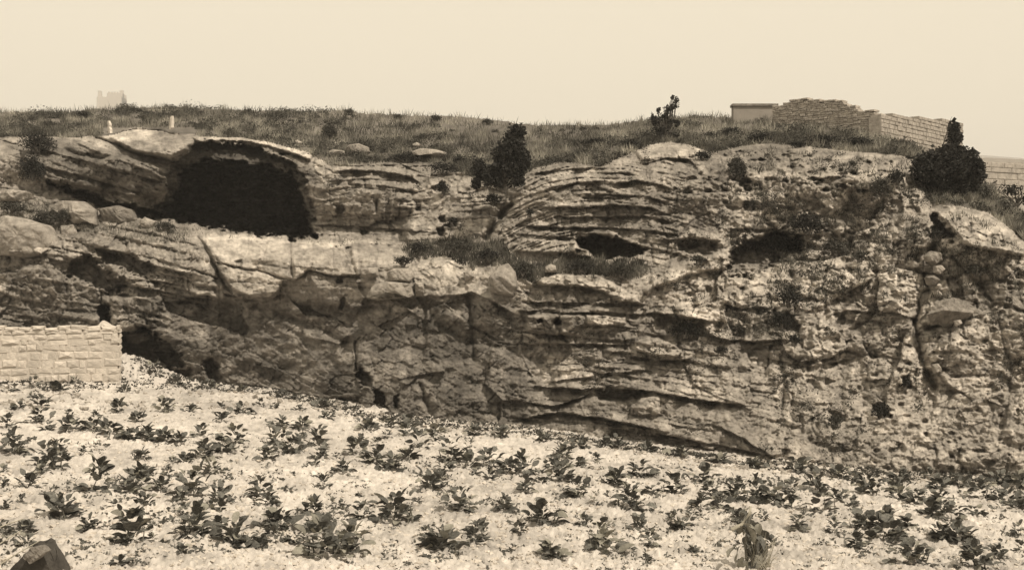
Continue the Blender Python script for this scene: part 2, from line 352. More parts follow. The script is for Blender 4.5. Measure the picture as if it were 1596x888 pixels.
tone([(165,214),(185,205),(215,201),(250,203),(230,214),(200,222)], 1.9, 3)
bump([(300,214),(345,208),(385,212),(430,221),(470,232),(488,243),(484,249),(440,235),(390,222),(345,218),(306,221)], 0.8, 3, 1.5, 0.3)
tone([(285,226),(345,220),(400,226),(450,240),(490,256),(500,300),(470,290),(440,258),(300,256),(270,262)], .62, 5)  # shade under the cave rim painted into the rock colour
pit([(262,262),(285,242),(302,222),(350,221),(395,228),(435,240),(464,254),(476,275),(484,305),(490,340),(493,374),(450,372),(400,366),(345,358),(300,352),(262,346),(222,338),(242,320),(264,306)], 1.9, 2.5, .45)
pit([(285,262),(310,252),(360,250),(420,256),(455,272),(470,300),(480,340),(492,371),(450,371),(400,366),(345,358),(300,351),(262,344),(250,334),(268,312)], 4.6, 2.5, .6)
step([(215,338),(250,346),(300,354),(345,363),(400,368),(450,374),(494,376),(560,377),(632,378)], 1.1)
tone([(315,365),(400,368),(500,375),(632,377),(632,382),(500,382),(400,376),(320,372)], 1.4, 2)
# --- blocks below the ledge
bump([(313,371),(350,366),(400,370),(440,376),(500,379),(558,384),(560,428),(520,430),(482,421),(462,436),(442,438),(434,455),(418,464),(386,461),(362,452),(340,418),(326,390)], 0.45, 2.2, 1.3, .5)
for q_, dz_, tn_ in (([(345,412),(400,421),(412,398),(424,376),(350,368),(318,372)], .12, 1.05), ([(414,400),(440,378),(454,378),(456,430),(440,434),(404,420)], -.10, .88), ([(458,380),(486,379),(486,418),(460,432)], .06, 1.0), ([(488,380),(520,382),(545,402),(556,426),(520,430),(488,420)], -.12, .84), ([(343,420),(438,438),(430,456),(386,460),(362,450)], .08, 1.08)):
    bump(q_, dz_, 1.6, tn_, .18)
ledge([(350,458),(386,466),(420,467),(440,458)], .2, .8, 6, 6, 4)
crack([(308,368),(322,392),(338,420),(350,445),(362,458)], .35, 1.8); tone([(306,366),(314,366),(344,412),(364,460),(354,462),(330,420)], .8, 3)  # the block's shadowed side face along the crack is painted darker
crack([(340,410),(365,416),(400,421),(438,434),(462,436),(482,421),(520,431),(560,432)], .45, 1.1)
crack([(400,418),(412,396),(416,378)], .35, 1.8); crack([(452,378),(456,432)], .3, 2); crack([(487,378),(486,420)], .3, 1.8); crack([(520,382),(545,400),(556,425)], .2, 2)
pit([(536,384),(548,383),(549,400),(540,402)], .6, 3, .3); pit([(366,406),(376,404),(377,418),(368,418)], .3, 3, .2)
bump([(486,434),(556,438),(568,465),(556,492),(520,486),(500,470)], .35, 2.5, .9)
ledge([(482,434),(520,436),(556,440)], .2, .4, 4, 5)
pit([(530,472),(541,452),(538,478),(528,486)], .5, 3, .2); pit([(523,434),(536,434),(537,442),(525,442)], .5, 2, .3)
# --- left part under the pale boulders
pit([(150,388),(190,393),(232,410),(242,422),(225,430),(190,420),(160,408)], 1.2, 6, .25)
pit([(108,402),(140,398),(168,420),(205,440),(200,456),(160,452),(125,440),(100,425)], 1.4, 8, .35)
ledge([(150,386),(190,393),(238,414),(300,428)], .7, 1.0, 10, 8)
ledge([(168,452),(190,444),(230,450),(290,462),(330,466)], .45, .9, 8, 5)
ledge([(250,470),(300,468),(330,484),(345,490)], .4, .8, 8, 6)
ledge([(195,436),(250,438),(290,446)], .3, .6, 6, 4)
pit([(154,472),(171,474),(171,514),(158,514),(155,495)], 2.0, 3, .4)
bump([(172,462),(215,462),(250,468),(240,508),(190,514),(174,512)], .5, 5, 1.2, -.2)
bump([(256,472),(272,500),(262,508),(244,505)], .25, 4, 1.3)
pit([(186,513),(236,510),(244,520),(264,536),(282,556),(288,572),(250,574),(200,562),(187,550)], 1.5, 4, .2)
bump([(192,519),(232,517),(240,530),(215,538),(196,534)], .8, 4, .9); bump([(205,552),(250,560),(268,572),(230,574)], .6, 4, .9); ledge([(188,540),(230,545),(270,552)], .5, .5, 6, 5); bump([(232,512),(262,512),(282,530),(266,534),(248,524)], .4, 5, 1.3)
pit([(318,562),(330,556),(352,586),(340,592),(318,586)], .9, 5, .3); pit([(245,575),(300,572),(300,592),(250,588)], .8, 6, .2)
ledge([(0,392),(60,398),(100,408)], .5, .7, 12, 10); ledge([(0,322),(60,330),(100,345)], .1, .5, 6, 6)
tone([(0,330),(60,342),(90,372),(88,396),(0,390)], 1.35); tone([(0,432),(18,438),(10,450),(0,452)], 1.6)
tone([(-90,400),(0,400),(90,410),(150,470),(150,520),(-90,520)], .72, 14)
# --- stratified face, holes
for q in ([(524,320),(534,315),(540,326),(534,337),(525,333)], [(562,358),(576,358),(577,366),(563,367)], [(684,336),(694,335),(696,348),(686,348)], [(690,352),(712,343),(712,352),(700,356)], [(680,355),(692,352),(694,370),(683,372)], [(648,322),(656,320),(656,330),(648,330)], [(672,292),(690,282),(697,284),(694,296),(680,302)]):
    pit(q, .7, 3, .3)
ledge([(530,268),(560,265),(600,268),(640,276),(655,284)], .6, .9, 8, 8); ledge([(600,258),(625,256),(655,270)], .4, .8, 6, 7)
ledge([(550,286),(600,290),(650,300)], .35, .6, 6, 5); ledge([(500,335),(560,334),(610,338),(650,335)], .3, .6, 6, 4)
ledge([(492,350),(540,352),(600,356),(690,364)], .3, .5, 6, 4)
bump([(606,310),(625,304),(645,312),(648,330),(610,336)], .3, 4, 1.15)
crack([(798,318),(785,332),(770,350),(758,372)], 1.3, 6); crack([(586,330),(588,312)], .5, 2); crack([(623,336),(625,306)], .3, 1.6)
tone([(640,290),(700,280),(770,300),(770,340),(700,330),(650,330)], 1.3, 10)
# --- arched strata and the eye holes
for pts, l, c in (([(868,294),(900,285),(942,281),(948,284)], .35, .9), ([(958,287),(990,282),(1030,289),(1055,298)], .4, .9), ([(850,322),(900,323),(960,320),(1012,324),(1040,334)], .4, .8),
                  ([(905,306),(950,303),(1000,305),(1035,314)], .25, .7), ([(870,338),(930,338),(1000,336),(1045,345)], .3, .7), ([(825,353),(880,355),(940,355),(1000,358),(1060,366)], .4, .8),
                  ([(1005,254),(1040,246),(1075,250)], .5, .9), ([(830,272),(880,264),(940,262)], .3, .5), ([(800,366),(850,368),(895,372)], .3, .5)):
    ledge(pts, l, c, 7, 5)
bump([(985,236),(1010,225),(1045,220),(1078,225),(1100,236),(1080,246),(1030,246),(1000,250)], .6, 10, 1.35, .7)
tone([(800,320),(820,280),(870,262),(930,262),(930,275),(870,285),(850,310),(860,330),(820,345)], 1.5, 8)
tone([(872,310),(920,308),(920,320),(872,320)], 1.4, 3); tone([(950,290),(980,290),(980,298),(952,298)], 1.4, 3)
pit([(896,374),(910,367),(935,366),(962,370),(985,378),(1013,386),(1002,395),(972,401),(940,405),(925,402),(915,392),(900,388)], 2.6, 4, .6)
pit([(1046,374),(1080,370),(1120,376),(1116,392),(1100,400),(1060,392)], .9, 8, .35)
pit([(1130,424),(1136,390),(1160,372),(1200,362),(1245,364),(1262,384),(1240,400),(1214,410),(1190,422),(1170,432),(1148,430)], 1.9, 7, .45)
ledge([(1036,374),(1080,370),(1122,376)], .5, .3, 12, 6); ledge([(1140,392),(1165,377),(1200,369),(1260,366)], .4, .4, 12, 8)
bump([(815,372),(898,376),(925,394),(922,402),(880,396),(800,392)], .5, 5, 1.25)
bump([(1045,425),(1075,405),(1105,400),(1118,390),(1135,400),(1135,420),(1105,424),(1070,430),(1050,440),(1020,448),(1010,460),(1002,455),(1018,436)], .6, 7, 1.3)
tone([(560,400),(640,385),(720,400),(740,430),(700,450),(640,440)], 1.25, 8); tone([(930,300),(1110,300),(1130,340),(1100,365),(960,345)], .72, 12)
tone([(700,400),(760,410),(810,440),(830,480),(760,470),(690,450)], 1.2, 8)
# --- middle ledge and the block with two round holes
ledge([(566,465),(600,466),(646,464)], .5, .6, 14, 6)
ledge([(655,462),(700,462),(735,456),(770,470),(800,490)], .4, .8, 10, 12)
bump([(836,430),(880,427),(930,429),(950,438),(990,462),(1000,472),(970,470),(940,455),(900,446),(850,444),(834,440)], .7, 4, 1.3, .4)
ledge([(836,444),(880,446),(930,448)], .2, .9, 6, 8)
for pts, l, c in (([(822,470),(870,472),(930,473),(1000,474)], .35, .7), ([(815,484),(870,487),(930,486),(1002,490)], .3, .7), ([(820,518),(860,522),(900,524)], .3, .6), ([(905,508),(950,506),(985,512)], .2, .5),
                  ([(845,535),(910,536),(980,538)], .3, .5), ([(985,556),(1030,562),(1070,560)], .5, .7), ([(930,583),(980,580),(1010,577)], .3, .6), ([(850,596),(900,590),(950,585)], .2, .3)):
    ledge(pts, l, c, 6, 5)
bump([(820,490),(905,490),(908,505),(895,520),(860,521),(822,516)], .45, 4, .95)
pit([(838,498),(843,494),(849,497),(847,503),(840,504)], .8, 2, .5); pit([(863,502),(870,496),(877,499),(876,506),(867,508)], .9, 2, .5)
bump([(913,491),(975,493),(976,505),(940,507),(913,504)], .35, 2.5, 1.5)
bump([(988,532),(1010,524),(1045,532),(1062,545),(1056,556),(1020,554),(992,545)], .5, 5, 1.2, .4)
ledge([(1008,488),(1050,490),(1090,498),(1104,500)], .5, 1.0, 12, 12)
pit([(1020,494),(1060,494),(1100,500),(1104,520),(1080,534),(1050,524),(1030,510)], .4, 8, .1)
ledge([(1094,516),(1130,530),(1180,532),(1230,530)], .5, .9, 12, 8)
bump([(1096,505),(1112,502),(1126,516),(1105,520)], .3, 4, 1.4)
tone([(845,555),(905,562),(950,572),(935,588),(880,596),(850,592)], 1.5, 5); tone([(1060,590),(1090,590),(1145,620),(1140,632),(1064,612)], 1.4, 4)
tone([(985,530),(1060,530),(1060,556),(990,556)], 1.15)
ledge([(832,603),(880,604),(905,607),(940,605),(1000,608),(1060,618),(1110,626),(1150,630)], .5, 1.0, 14, 7)
pit([(925,606),(1000,609),(1005,618),(970,628),(935,622)], .7, 6, .2)
ledge([(815,626),(860,634),(900,622),(920,612)], .3, .6, 6, 5); ledge([(815,652),(870,642),(940,652),(1000,664),(1030,672)], .5, 1.2, 8, 8)
bump([(1000,615),(1030,620),(1028,645),(1000,650),(985,635)], .3, 7, 1.3)
ledge([(935,658),(990,668),(1050,680),(1110,692),(1150,700),(1190,708)], .28, .6, 14, 7, 20)
pit([(945,664),(1000,674),(1060,688),(1115,700),(1112,712),(1040,706),(950,692)], .4, 5, .15)
ledge([(1110,660),(1160,685),(1210,715)], .4, .5, 10, 8)
# --- lower face: slot, undercut, folds
crack([(553,534),(554,556),(556,575)], .5, 2); pit([(555,571),(566,570),(580,590),(580,607),(562,606),(557,592)], 1.2, 4, .35)
pit([(585,606),(596,612),(608,640),(598,648),(580,640)], .9, 4, .3); pit([(612,618),(620,615),(620,636),(613,638)], .6, 3, .2)
bump([(558,594),(576,592),(578,606),(562,606)], .4, 3, 1.2)
crack([(400,478),(440,492),(500,512),(540,535)], .5, 7); crack([(648,458),(680,500),(720,530),(800,545)], .5, 9)
crack([(728,462),(735,500),(738,560)], .5, 6); crack([(655,600),(670,640)], .5, 5)
ledge([(380,598),(440,608),(500,620),(560,626)], .1, 1.0, 14, 14); pit([(520,622),(560,618),(572,642),(540,640)], .6, 5, .2)
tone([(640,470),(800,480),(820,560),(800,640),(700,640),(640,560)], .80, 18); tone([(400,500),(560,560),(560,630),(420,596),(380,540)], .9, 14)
tone([(280,500),(360,500),(400,560),(330,560)], 1.2, 12)
# --- right part: cleft, hollows
crack([(1462,372),(1446,402),(1440,430),(1447,452),(1434,476),(1426,500),(1433,545),(1442,580),(1456,604)], 1.1, 6)
crack([(1470,505),(1445,512)], .7, 4); crack([(1484,400),(1520,440),(1545,470)], .5, 4); crack([(1216,556),(1222,600),(1218,640)], .3, 4)
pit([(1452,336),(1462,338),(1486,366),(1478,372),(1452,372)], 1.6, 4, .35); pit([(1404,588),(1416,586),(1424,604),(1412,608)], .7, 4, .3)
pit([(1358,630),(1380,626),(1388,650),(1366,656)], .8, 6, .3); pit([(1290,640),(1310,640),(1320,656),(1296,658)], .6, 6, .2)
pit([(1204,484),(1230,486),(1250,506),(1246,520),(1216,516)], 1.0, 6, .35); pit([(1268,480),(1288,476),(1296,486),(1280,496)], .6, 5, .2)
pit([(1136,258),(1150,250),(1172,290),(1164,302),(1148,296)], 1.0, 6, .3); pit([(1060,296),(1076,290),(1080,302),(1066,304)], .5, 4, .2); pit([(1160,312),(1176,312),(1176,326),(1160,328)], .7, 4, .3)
ledge([(1290,492),(1320,484),(1350,486),(1375,490)], .5, .6, 10, 8); ledge([(1200,560),(1260,572),(1320,560)], .2, .4, 8, 8)
bump([(1448,330),(1480,322),(1530,332),(1575,358),(1600,380),(1600,400),(1540,390),(1500,380),(1486,360),(1460,336)], .7, 8, 1.0, .6)
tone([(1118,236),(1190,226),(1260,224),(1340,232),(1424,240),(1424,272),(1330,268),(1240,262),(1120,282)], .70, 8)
_R = random.Random(31)
for q_ in range(60):
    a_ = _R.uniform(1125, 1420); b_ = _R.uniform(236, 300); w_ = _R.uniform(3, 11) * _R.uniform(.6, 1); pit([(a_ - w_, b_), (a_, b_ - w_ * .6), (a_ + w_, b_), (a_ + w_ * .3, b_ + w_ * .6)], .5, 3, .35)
tone([(1280,572),(1340,568),(1350,590),(1300,600)], 1.3); tone([(1430,320),(1600,360),(1600,440),(1480,420)], 1.15, 12); tone([(1480,560),(1690,540),(1690,740),(1500,740)], 1.1, 20)
tone([(1110,330),(1170,330),(1170,390),(1120,380)], 1.2, 8)
ALB = np.clip(ALB, 0.05, 0.62)

# hillside soil tone
ALBH = 0.13 * (1 + 0.7 * fbm(U / 50, V / 12, 4, 140)) * (1 + .3 * fbm(U / 10, V / 5, 3, 150))
def Yat(u, v):
    j = int(round((u - us[0]) / STEP)); i = int(round((v - vs[0]) / STEP))
    return float(D[min(max(i, 0), len(vs) - 1), min(max(j, 0), len(us) - 1)])
def surf(u, v, off=0.0): return P(u, v, Yat(u, v) - off)

# world positions; columns start at the skyline row
nr, nc = D.shape
X3 = (U - UC) / F * D; Z3 = CZ - (V - VC) / F * D
VT = np.stack([X3, D, Z3], -1)
i_sky = np.clip(np.ceil((sl + 2 * fbm(us / 8, us * 0 + .5, 3, 160) - vs[0]) / STEP).astype(int), 0, nr - 1)
i_cre = np.clip(((cl_w - vs[0]) / STEP).astype(int), 1, nr - 2)
def patch(name, rows0, rows1, m, alb, kind='structure'):
    idx = np.full((nr, nc), -1, np.int64); rr = np.arange(nr)[:, None]
    use = (rr >= rows0[None, :]) & (rr <= rows1[None, :])
    q = use[:-1, :-1] & use[1:, :-1] & use[:-1, 1:] & use[1:, 1:]
    vu = np.zeros((nr, nc), bool); vu[:-1, :-1] |= q; vu[1:, :-1] |= q; vu[:-1, 1:] |= q; vu[1:, 1:] |= q
    idx[vu] = np.arange(vu.sum()); f = np.stack([idx[:-1, :-1][q], idx[1:, :-1][q], idx[1:, 1:][q], idx[:-1, 1:][q]], -1)
    o = mesh_np(name, VT[vu], f, m, attr={'alb': alb[vu]}); tag(o, kind=kind); return o
cliff = patch('cliff', i_cre, np.full(nc, nr - 1), M['cliff'], ALB)
hill = patch('hill_slope', i_sky, i_cre, M['soil'], ALBH)
# the hill behind its skyline
back = []; js = np.arange(0, nc, 6)
for k, (dy, dz) in enumerate(((0, 0), (2, .15), (6, .1), (14, -.6), (40, -3), (90, -9), (95, -60))):
    a = VT[i_sky[js], js].copy(); a[:, 0] *= (1 + dy / a[:, 1] * .9); a[:, 1] += dy; a[:, 2] += dz - (0.05 if k == 0 else 0); back.append(a)
back = np.array(back); K, n2 = back.shape[:2]; ii = np.arange(K * n2).reshape(K, n2)
bf = np.stack([ii[:-1, :-1], ii[:-1, 1:], ii[1:, 1:], ii[1:, :-1]], -1).reshape(-1, 4)
tag(mesh_np('hill_top', back.reshape(-1, 3), bf, M['soil'], attr={'alb': np.full(K * n2, .17)}), kind='structure')

# ------------------------------------------------------------------ field
def ground_h(x, y):
    h = gplane(x, y) + 0.10 * fbm(x / 3.0, y / 3.0, 3, 170) + 0.07 * fbm(x / .7, y / .7, 4, 180, .6) + 0.035 * fbm(x / .16, y / .16, 3, 186, .6)
    return h + 0.9 * np.exp(-(((x + 14.4) / 1.6) ** 2 + ((y - 45.5) / 2.2) ** 2))
v_rows = np.concatenate([np.arange(1150, 900, -9), np.arange(900, 575, -1.35)]); ncg = 1220
ug = np.linspace(-440, 2040, ncg); UG, VG = np.meshgrid(ug, v_rows)
YG = np.minimum(ground_Y(UG, VG), 52); YG[-1] = 60; XG = (UG - UC) / F * YG; ZG = ground_h(XG, YG)
F1, F2, (wx, wy, wa, wb, wc) = worley(XG / .13 + .5 * fbm(XG, YG, 2, 3), YG / .15, 31)
clod = np.clip(1 - F1 / (.25 + .35 * wa), 0, 1); near = sm(60, 14, YG)
ZG = ZG + 0.05 * np.sqrt(clod) * (wb > .4)
ZG = ZG + .05 * fbm(XG / .06, YG / .08, 3, 35, .6)
albg = 0.465 * (1 + .24 * fbm(XG / 2.2, YG / 3, 4, 190)) * (1 + .32 * fbm(XG / .10, YG / .2, 4, 195, .7)) * (1 - .20 * sm(.68, .82, vn(XG / .07 + 9, YG / .16, 197))) * (1 + .10 * clod)
albg = albg * (1 - .22 * sm(.55, .8, vn(XG / .5, YG / .7, 199)) )
ii = np.arange(UG.size).reshape(UG.shape)
gf = np.stack([ii[:-1, :-1], ii[:-1, 1:], ii[1:, 1:], ii[1:, :-1]], -1).reshape(-1, 4)
tag(mesh_np('field', np.stack([XG, YG, ZG], -1).reshape(-1, 3), gf, M['field'], attr={'alb': albg.ravel()}), kind='structure')
# plain ground out to the horizon, a little below the field
gx = np.array([-3000, -900, -300, -90, -40, -20, 0, 20, 40, 90, 300, 900, 2500.]); gy = np.array([-2100, -600, -100, -20, 5, 20, 40, 60, 120, 400, 1200, 2500.])
GX, GY = np.meshgrid(gx, gy); GZ = np.clip(gplane(GX, GY), -8, 8) - 0.35; ii = np.arange(GX.size).reshape(GX.shape)
gf = np.stack([ii[:-1, :-1], ii[:-1, 1:], ii[1:, 1:], ii[1:, :-1]], -1).reshape(-1, 4)
tag(mesh_np('ground', np.stack([GX, GY, GZ], -1).reshape(-1, 3), gf, M['field'], attr={'alb': np.full(GX.size, .40)}), kind='structure')
def gz(x, y): return float(ground_h(np.array([[x]]), np.array([[y]]))[0, 0])
def gpt(u, v):
    Y = ground_Y(u, v); x = (u - UC) / F * Y; return Vector((x, Y, gz(x, Y)))

# distant hills
def far_hill(name, pts, Y, depth, zb, m):
    us_ = np.linspace(pts[0][0], pts[-1][0], 90); vv = np.interp(us_, *zip(*pts)) + .8 * fbm(us_ / 9, us_ * 0, 3, 210)
    rows = []
    for k in range(14):
        t = k / 13; y = Y - depth * (1 - t); z = (CZ - (vv - VC) / F * Y) * (t ** .8) + zb * (1 - t ** .8)
        rows.append(np.stack([(us_ - UC) / F * Y, np.full(90, y), z + .6 * fbm(us_ / 14, us_ * 0 + k * .6, 3, 214) * (t < 1)], -1))
    rows.append(rows[-1] + np.array([0, depth * 2, -zb * 0 - 25.0])); A = np.array(rows); ii = np.arange(A.shape[0] * 90).reshape(-1, 90)
    f = np.stack([ii[:-1, :-1], ii[:-1, 1:], ii[1:, 1:], ii[1:, :-1]], -1).reshape(-1, 4)
    return tag(mesh_np(name, A.reshape(-1, 3), f, m), kind='structure')
far_hill('distant_slope', [(1300,262),(1480,250),(1540,246),(1596,249),(1700,258),(1900,290)], 170, 60, -1, M['far'])
far_hill('distant_ridge', [(-700,230),(-300,190),(0,180),(170,173),(420,182),(900,200),(1500,240),(2300,300)], 1560, 900, 0, M['far'])

# ------------------------------------------------------------------ rocks with traced outlines
def rock(name, poly, thick, m, off=0.0, seed=0, Y=None, parent=None, flat=.5, rough=.07, cuts=()):
    cx = sum(p[0] for p in poly) / len(poly); cy = sum(p[1] for p in poly) / len(poly)
    Yc = (Y or Yat(cx, cy)) - off; K, NA = 14, 64; R = np.random.RandomState(seed + 5)
    pa = np.array(poly + [poly[0]], float); seg = np.r_[0, np.cumsum(np.hypot(*np.diff(pa, axis=0).T))]
    tt = np.linspace(0, seg[-1], NA, endpoint=False); ox = np.interp(tt, seg, pa[:, 0]); oy = np.interp(tt, seg, pa[:, 1])
    mpp = Yc / F; vs_ = []; c0 = P(cx, cy, Yc)
    gxn = R.randn(5, 3); pl_ = []
    for _ in range(9):
        nn = R.randn(3); nn[1] = -abs(nn[1]) - .5; nn /= np.linalg.norm(nn); pl_.append((nn, R.uniform(.55, .85)))
    pl_ += [(np.array(c_[:3]) / np.linalg.norm(c_[:3]), c_[3]) for c_ in cuts]
    hw = (max(p[0] for p in poly) - min(p[0] for p in poly)) * .5 * mpp; hh = (max(p[1] for p in poly) - min(p[1] for p in poly)) * .5 * mpp
    fr = R.uniform(3, 5, (6, 3)) * np.sign(R.randn(6, 3)); ph = R.rand(6) * 6.28
    def disp(p):
        s = 0
        for g in gxn: s += abs(math.sin(p @ (g * 1.6 / max(thick, .3)) + g[0] * 7))
        return s / 5 - .6
    for side in (-1, 1):
        for k in range(K + (0 if side == 1 else 1)):
            r = (k + (1 if side == 1 and False else 0)) / K
            r = math.sin(r * math.pi / 2)
            for a in range(NA):
                dx = (ox[a] - cx) * r * mpp; dz = -(oy[a] - cy) * r * mpp
                h = (max(0, 1 - r ** (2 + 3 * flat))) ** .5
                q = np.array([dx, side * thick * h * (1 if side < 0 else .8), dz])
                q = q * (1 + rough * 1.4 * disp(q) * (1 if r < .999 else .7)); q[1] += side * thick * .25 * disp(q * 2.2) * h
                if side < 0:
                    for nn, dd in pl_:
                        ext = dd * (abs(nn[0]) * hw + abs(nn[1]) * thick + abs(nn[2]) * hh) / (abs(nn[0]) + abs(nn[1]) + abs(nn[2])) ** .5 * 1.05; ov = q @ nn - ext
                        if ov > 0 and r < .97: q = q - nn * ov * .9
                sz = min(hw, hh, thick * 1.5) + .1
                for w_ in range(6): q[1] -= side * -1 * 0 + (.035 * sz / (1 + w_ * .3)) * math.sin((q @ fr[w_]) * (1.2 + w_) / sz + ph[w_])
                vs_.append(q)
    nA = K + 1; F_ = []
    for k in range(nA - 1):
        for a in range(NA): b = (a + 1) % NA; F_.append((k * NA + a, k * NA + b, (k + 1) * NA + b, (k + 1) * NA + a))
    o2 = nA * NA
    for k in range(K - 1):
        for a in range(NA): b = (a + 1) % NA; F_.append((o2 + k * NA + b, o2 + k * NA + a, o2 + (k + 1) * NA + a, o2 + (k + 1) * NA + b))
    for a in range(NA): b = (a + 1) % NA; F_.append((o2 + (K - 1) * NA + b, o2 + (K - 1) * NA + a, K * NA + a, K * NA + b))
    o = mesh_np(name, np.array(vs_), np.array(F_), m, parent); o.location = c0; return o
ROCKS = [
 ('boulder', [(78,322),(100,313),(133,314),(150,328),(153,352),(142,347),(122,352),(102,338)], .8, 'rock', .3, 'pale rounded boulder on the slope below the tilted slab, left of the cave mouth'),
 ('boulder', [(154,326),(185,320),(208,327),(217,344),(202,352),(165,347)], .6, 'rock_grey', .2, 'grey flat-topped boulder between the pale boulder and the cave floor'),
 ('boulder', [(217,346),(226,338),(243,345),(236,358),(222,355)], .35, 'rock', .2, 'small bright angular rock at the left foot of the cave mouth'),
 ('boulder', [(-14,300),(20,295),(48,298),(60,308),(40,316),(-10,314)], .6, 'rock', .1, 'long pale rock at the left edge under the tilted slab'),
 ('boulder', [(-20,350),(10,336),(45,342),(78,352),(92,374),(88,396),(40,402),(-20,396)], .9, 'rock', .1, 'big pale hump of rock at the far left edge above the dark hollow'),
 ('boulder', [(95,352),(115,350),(122,366),(110,376),(96,370)], .3, 'rock', .1, 'small pale rock tucked below the rounded boulder'),
 ('boulder', [(508,238),(520,233),(538,236),(540,243),(520,246),(510,243)], .5, 'rock', .3, 'low flat pale boulder in scrub right of the cave rim'),
 ('boulder', [(537,234),(545,226),(560,224),(575,230),(578,238),(560,246),(542,246)], .6, 'rock_grey', .4, 'domed boulder in scrub beside the low flat pale one'),
 ('boulder', [(642,237),(655,232),(680,234),(696,238),(698,245),(680,246),(665,243),(645,243)], .7, 'rock', .7, 'overhanging flat cap rock with a dark gap beneath it'),
 ('boulder', [(640,226),(650,222),(658,226),(652,230),(642,229)], .25, 'rock', .2, 'small pale stone just above the flat cap rock'),
 ('boulder', [(457,222),(464,218),(473,223),(472,229),(460,229)], .25, 'rock', .2, 'small round stone on the rim over the cave'),
 ('boulder', [(561,420),(572,416),(589,417),(590,430),(576,433),(564,431)], .35, 'rock', .4, 'small square rock on the ledge, left of the paired blocks'),
 ('boulder', [(602,424),(615,418),(641,418),(645,430),(640,440),(606,438)], .5, 'rock', .5, 'squared pale block on the middle ledge under the grass'),
 ('boulder', [(580,446),(600,438),(640,442),(646,462),(620,458),(600,456),(585,462),(570,464)], .5, 'rock', .5, 'pale arched rock jutting out below the squared block'),
 ('boulder', [(647,438),(660,440),(662,460),(648,462)], .4, 'rock', .3, 'upright pale stone right of the arched rock'),
 ('boulder', [(762,432),(778,414),(792,410),(804,424),(808,448),(800,464),(780,460),(764,455)], .8, 'rock', .5, 'tall pale boulder on the middle ledge at the end of the grass'),
 ('boulder', [(722,424),(735,420),(740,432),(726,438)], .3, 'rock', .3, 'small pale stone left of the tall boulder'),
 ('boulder', [(849,416),(858,411),(866,414),(868,424),(850,425)], .3, 'rock', .5, 'bright notched stone on the ledge grass below the eye hole'),
 #('boulder', [(1447,490),(1460,472),(1488,462),(1512,474),(1532,484),(1534,494),(1510,500),(1480,503),(1458,508)], .9, 'rock', .8, 'big wedge boulder with a sunlit top beside the deep cleft'),
 ('boulder', [(1440,400),(1450,391),(1464,394),(1468,406),(1456,412),(1444,408)], .4, 'rock', .5, 'top pale stone lodged in the head of the cleft'),
 ('boulder', [(1432,414),(1445,411),(1455,415),(1452,426),(1436,424)], .35, 'rock', .5, 'flat pale stone lodged second from the top of the cleft'),
 ('boulder', [(1456,415),(1466,413),(1472,420),(1464,428),(1456,425)], .3, 'rock', .5, 'little pale stone right of the flat stone in the cleft'),
 ('boulder', [(1442,432),(1454,429),(1463,436),(1458,446),(1445,444)], .35, 'rock_grey', .5, 'grey rounded stone midway down the cleft'),
 ('boulder', [(1431,468),(1436,456),(1446,455),(1450,466),(1442,479),(1434,478)], .35, 'rock', .5, 'smooth egg-shaped stone lowest in the cleft'),
 ('boulder', [(1486,500),(1496,498),(1499,504),(1490,508)], .15, 'rock', .9, 'tiny pale stone under the front of the wedge boulder'),
 ('boulder', [(1452,568),(1462,566),(1466,576),(1456,582)], .25, 'rock', .4, 'small pale stone at the bottom of the cleft'),
 ('boulder', [(150,512),(161,499),(172,506),(180,508),(186,518),(150,518)], .5, 'stone', 2.5, 'pale pyramid-shaped stone behind the end of the field wall'),
]
for i, (nm, poly, th, mm, off, lab) in enumerate(ROCKS):
    o = rock(nm, poly, th, M[mm], off, i, cuts=((0, -.55, .83, .38), (.25, -.9, -.35, .42)) if 'wedge boulder with' in lab else ()); tag(o, lab, 'rock')

import bmesh
def wedge(pts, faces, m, lab, Yc, sub=5):
    me = bpy.data.meshes.new('boulder'); c0 = P(1490, 490, Yc); bm = bmesh.new()
    vs_ = [bm.verts.new(P(a, b, Yc + y) - c0) for a, b, y in pts]
    for f in faces: bm.faces.new([vs_[i] for i in f])
    bmesh.ops.recalc_face_normals(bm, faces=bm.faces[:])
    for _ in range(sub): bmesh.ops.subdivide_edges(bm, edges=bm.edges[:], cuts=1, use_grid_fill=True)
    bm.normal_update(); A = np.array([v.co[:] for v in bm.verts])
    d = .13 * fbm(A[:, 0] * 3 + A[:, 1] * 2 + 20, A[:, 2] * 3.5 + A[:, 1] + 20, 4, 240, .6) + .06 * fbm(A[:, 0] * 9 + 20, A[:, 2] * 12 + A[:, 1] * 5 + 20, 3, 245, .6)
    for v, q in zip(bm.verts, d): v.co += v.normal * float(q)
    bm.to_mesh(me); bm.free(); me.materials.append(m); o = bpy.data.objects.new('boulder', me); o.location = c0; COL.objects.link(o); tag(o, lab, 'rock')
wedge([(1458,473,.5),(1488,461,.5),(1512,473,.5),(1446,490,-.2),(1470,483,-.45),(1502,486,-.5),(1533,490,-.2),(1450,508,.1),(1480,510,.3),(1512,506,.3),(1533,498,.1)],
      [(0,1,4,3),(1,2,5,4),(2,6,5),(3,4,8,7),(4,5,9,8),(5,6,10,9),(0,3,7),(0,7,8,9,10,6,2,1)], M['rock_grey'], 'big wedge boulder with a sunlit top and dark undercut front beside the deep cleft', Yat(1490, 486) - .3)
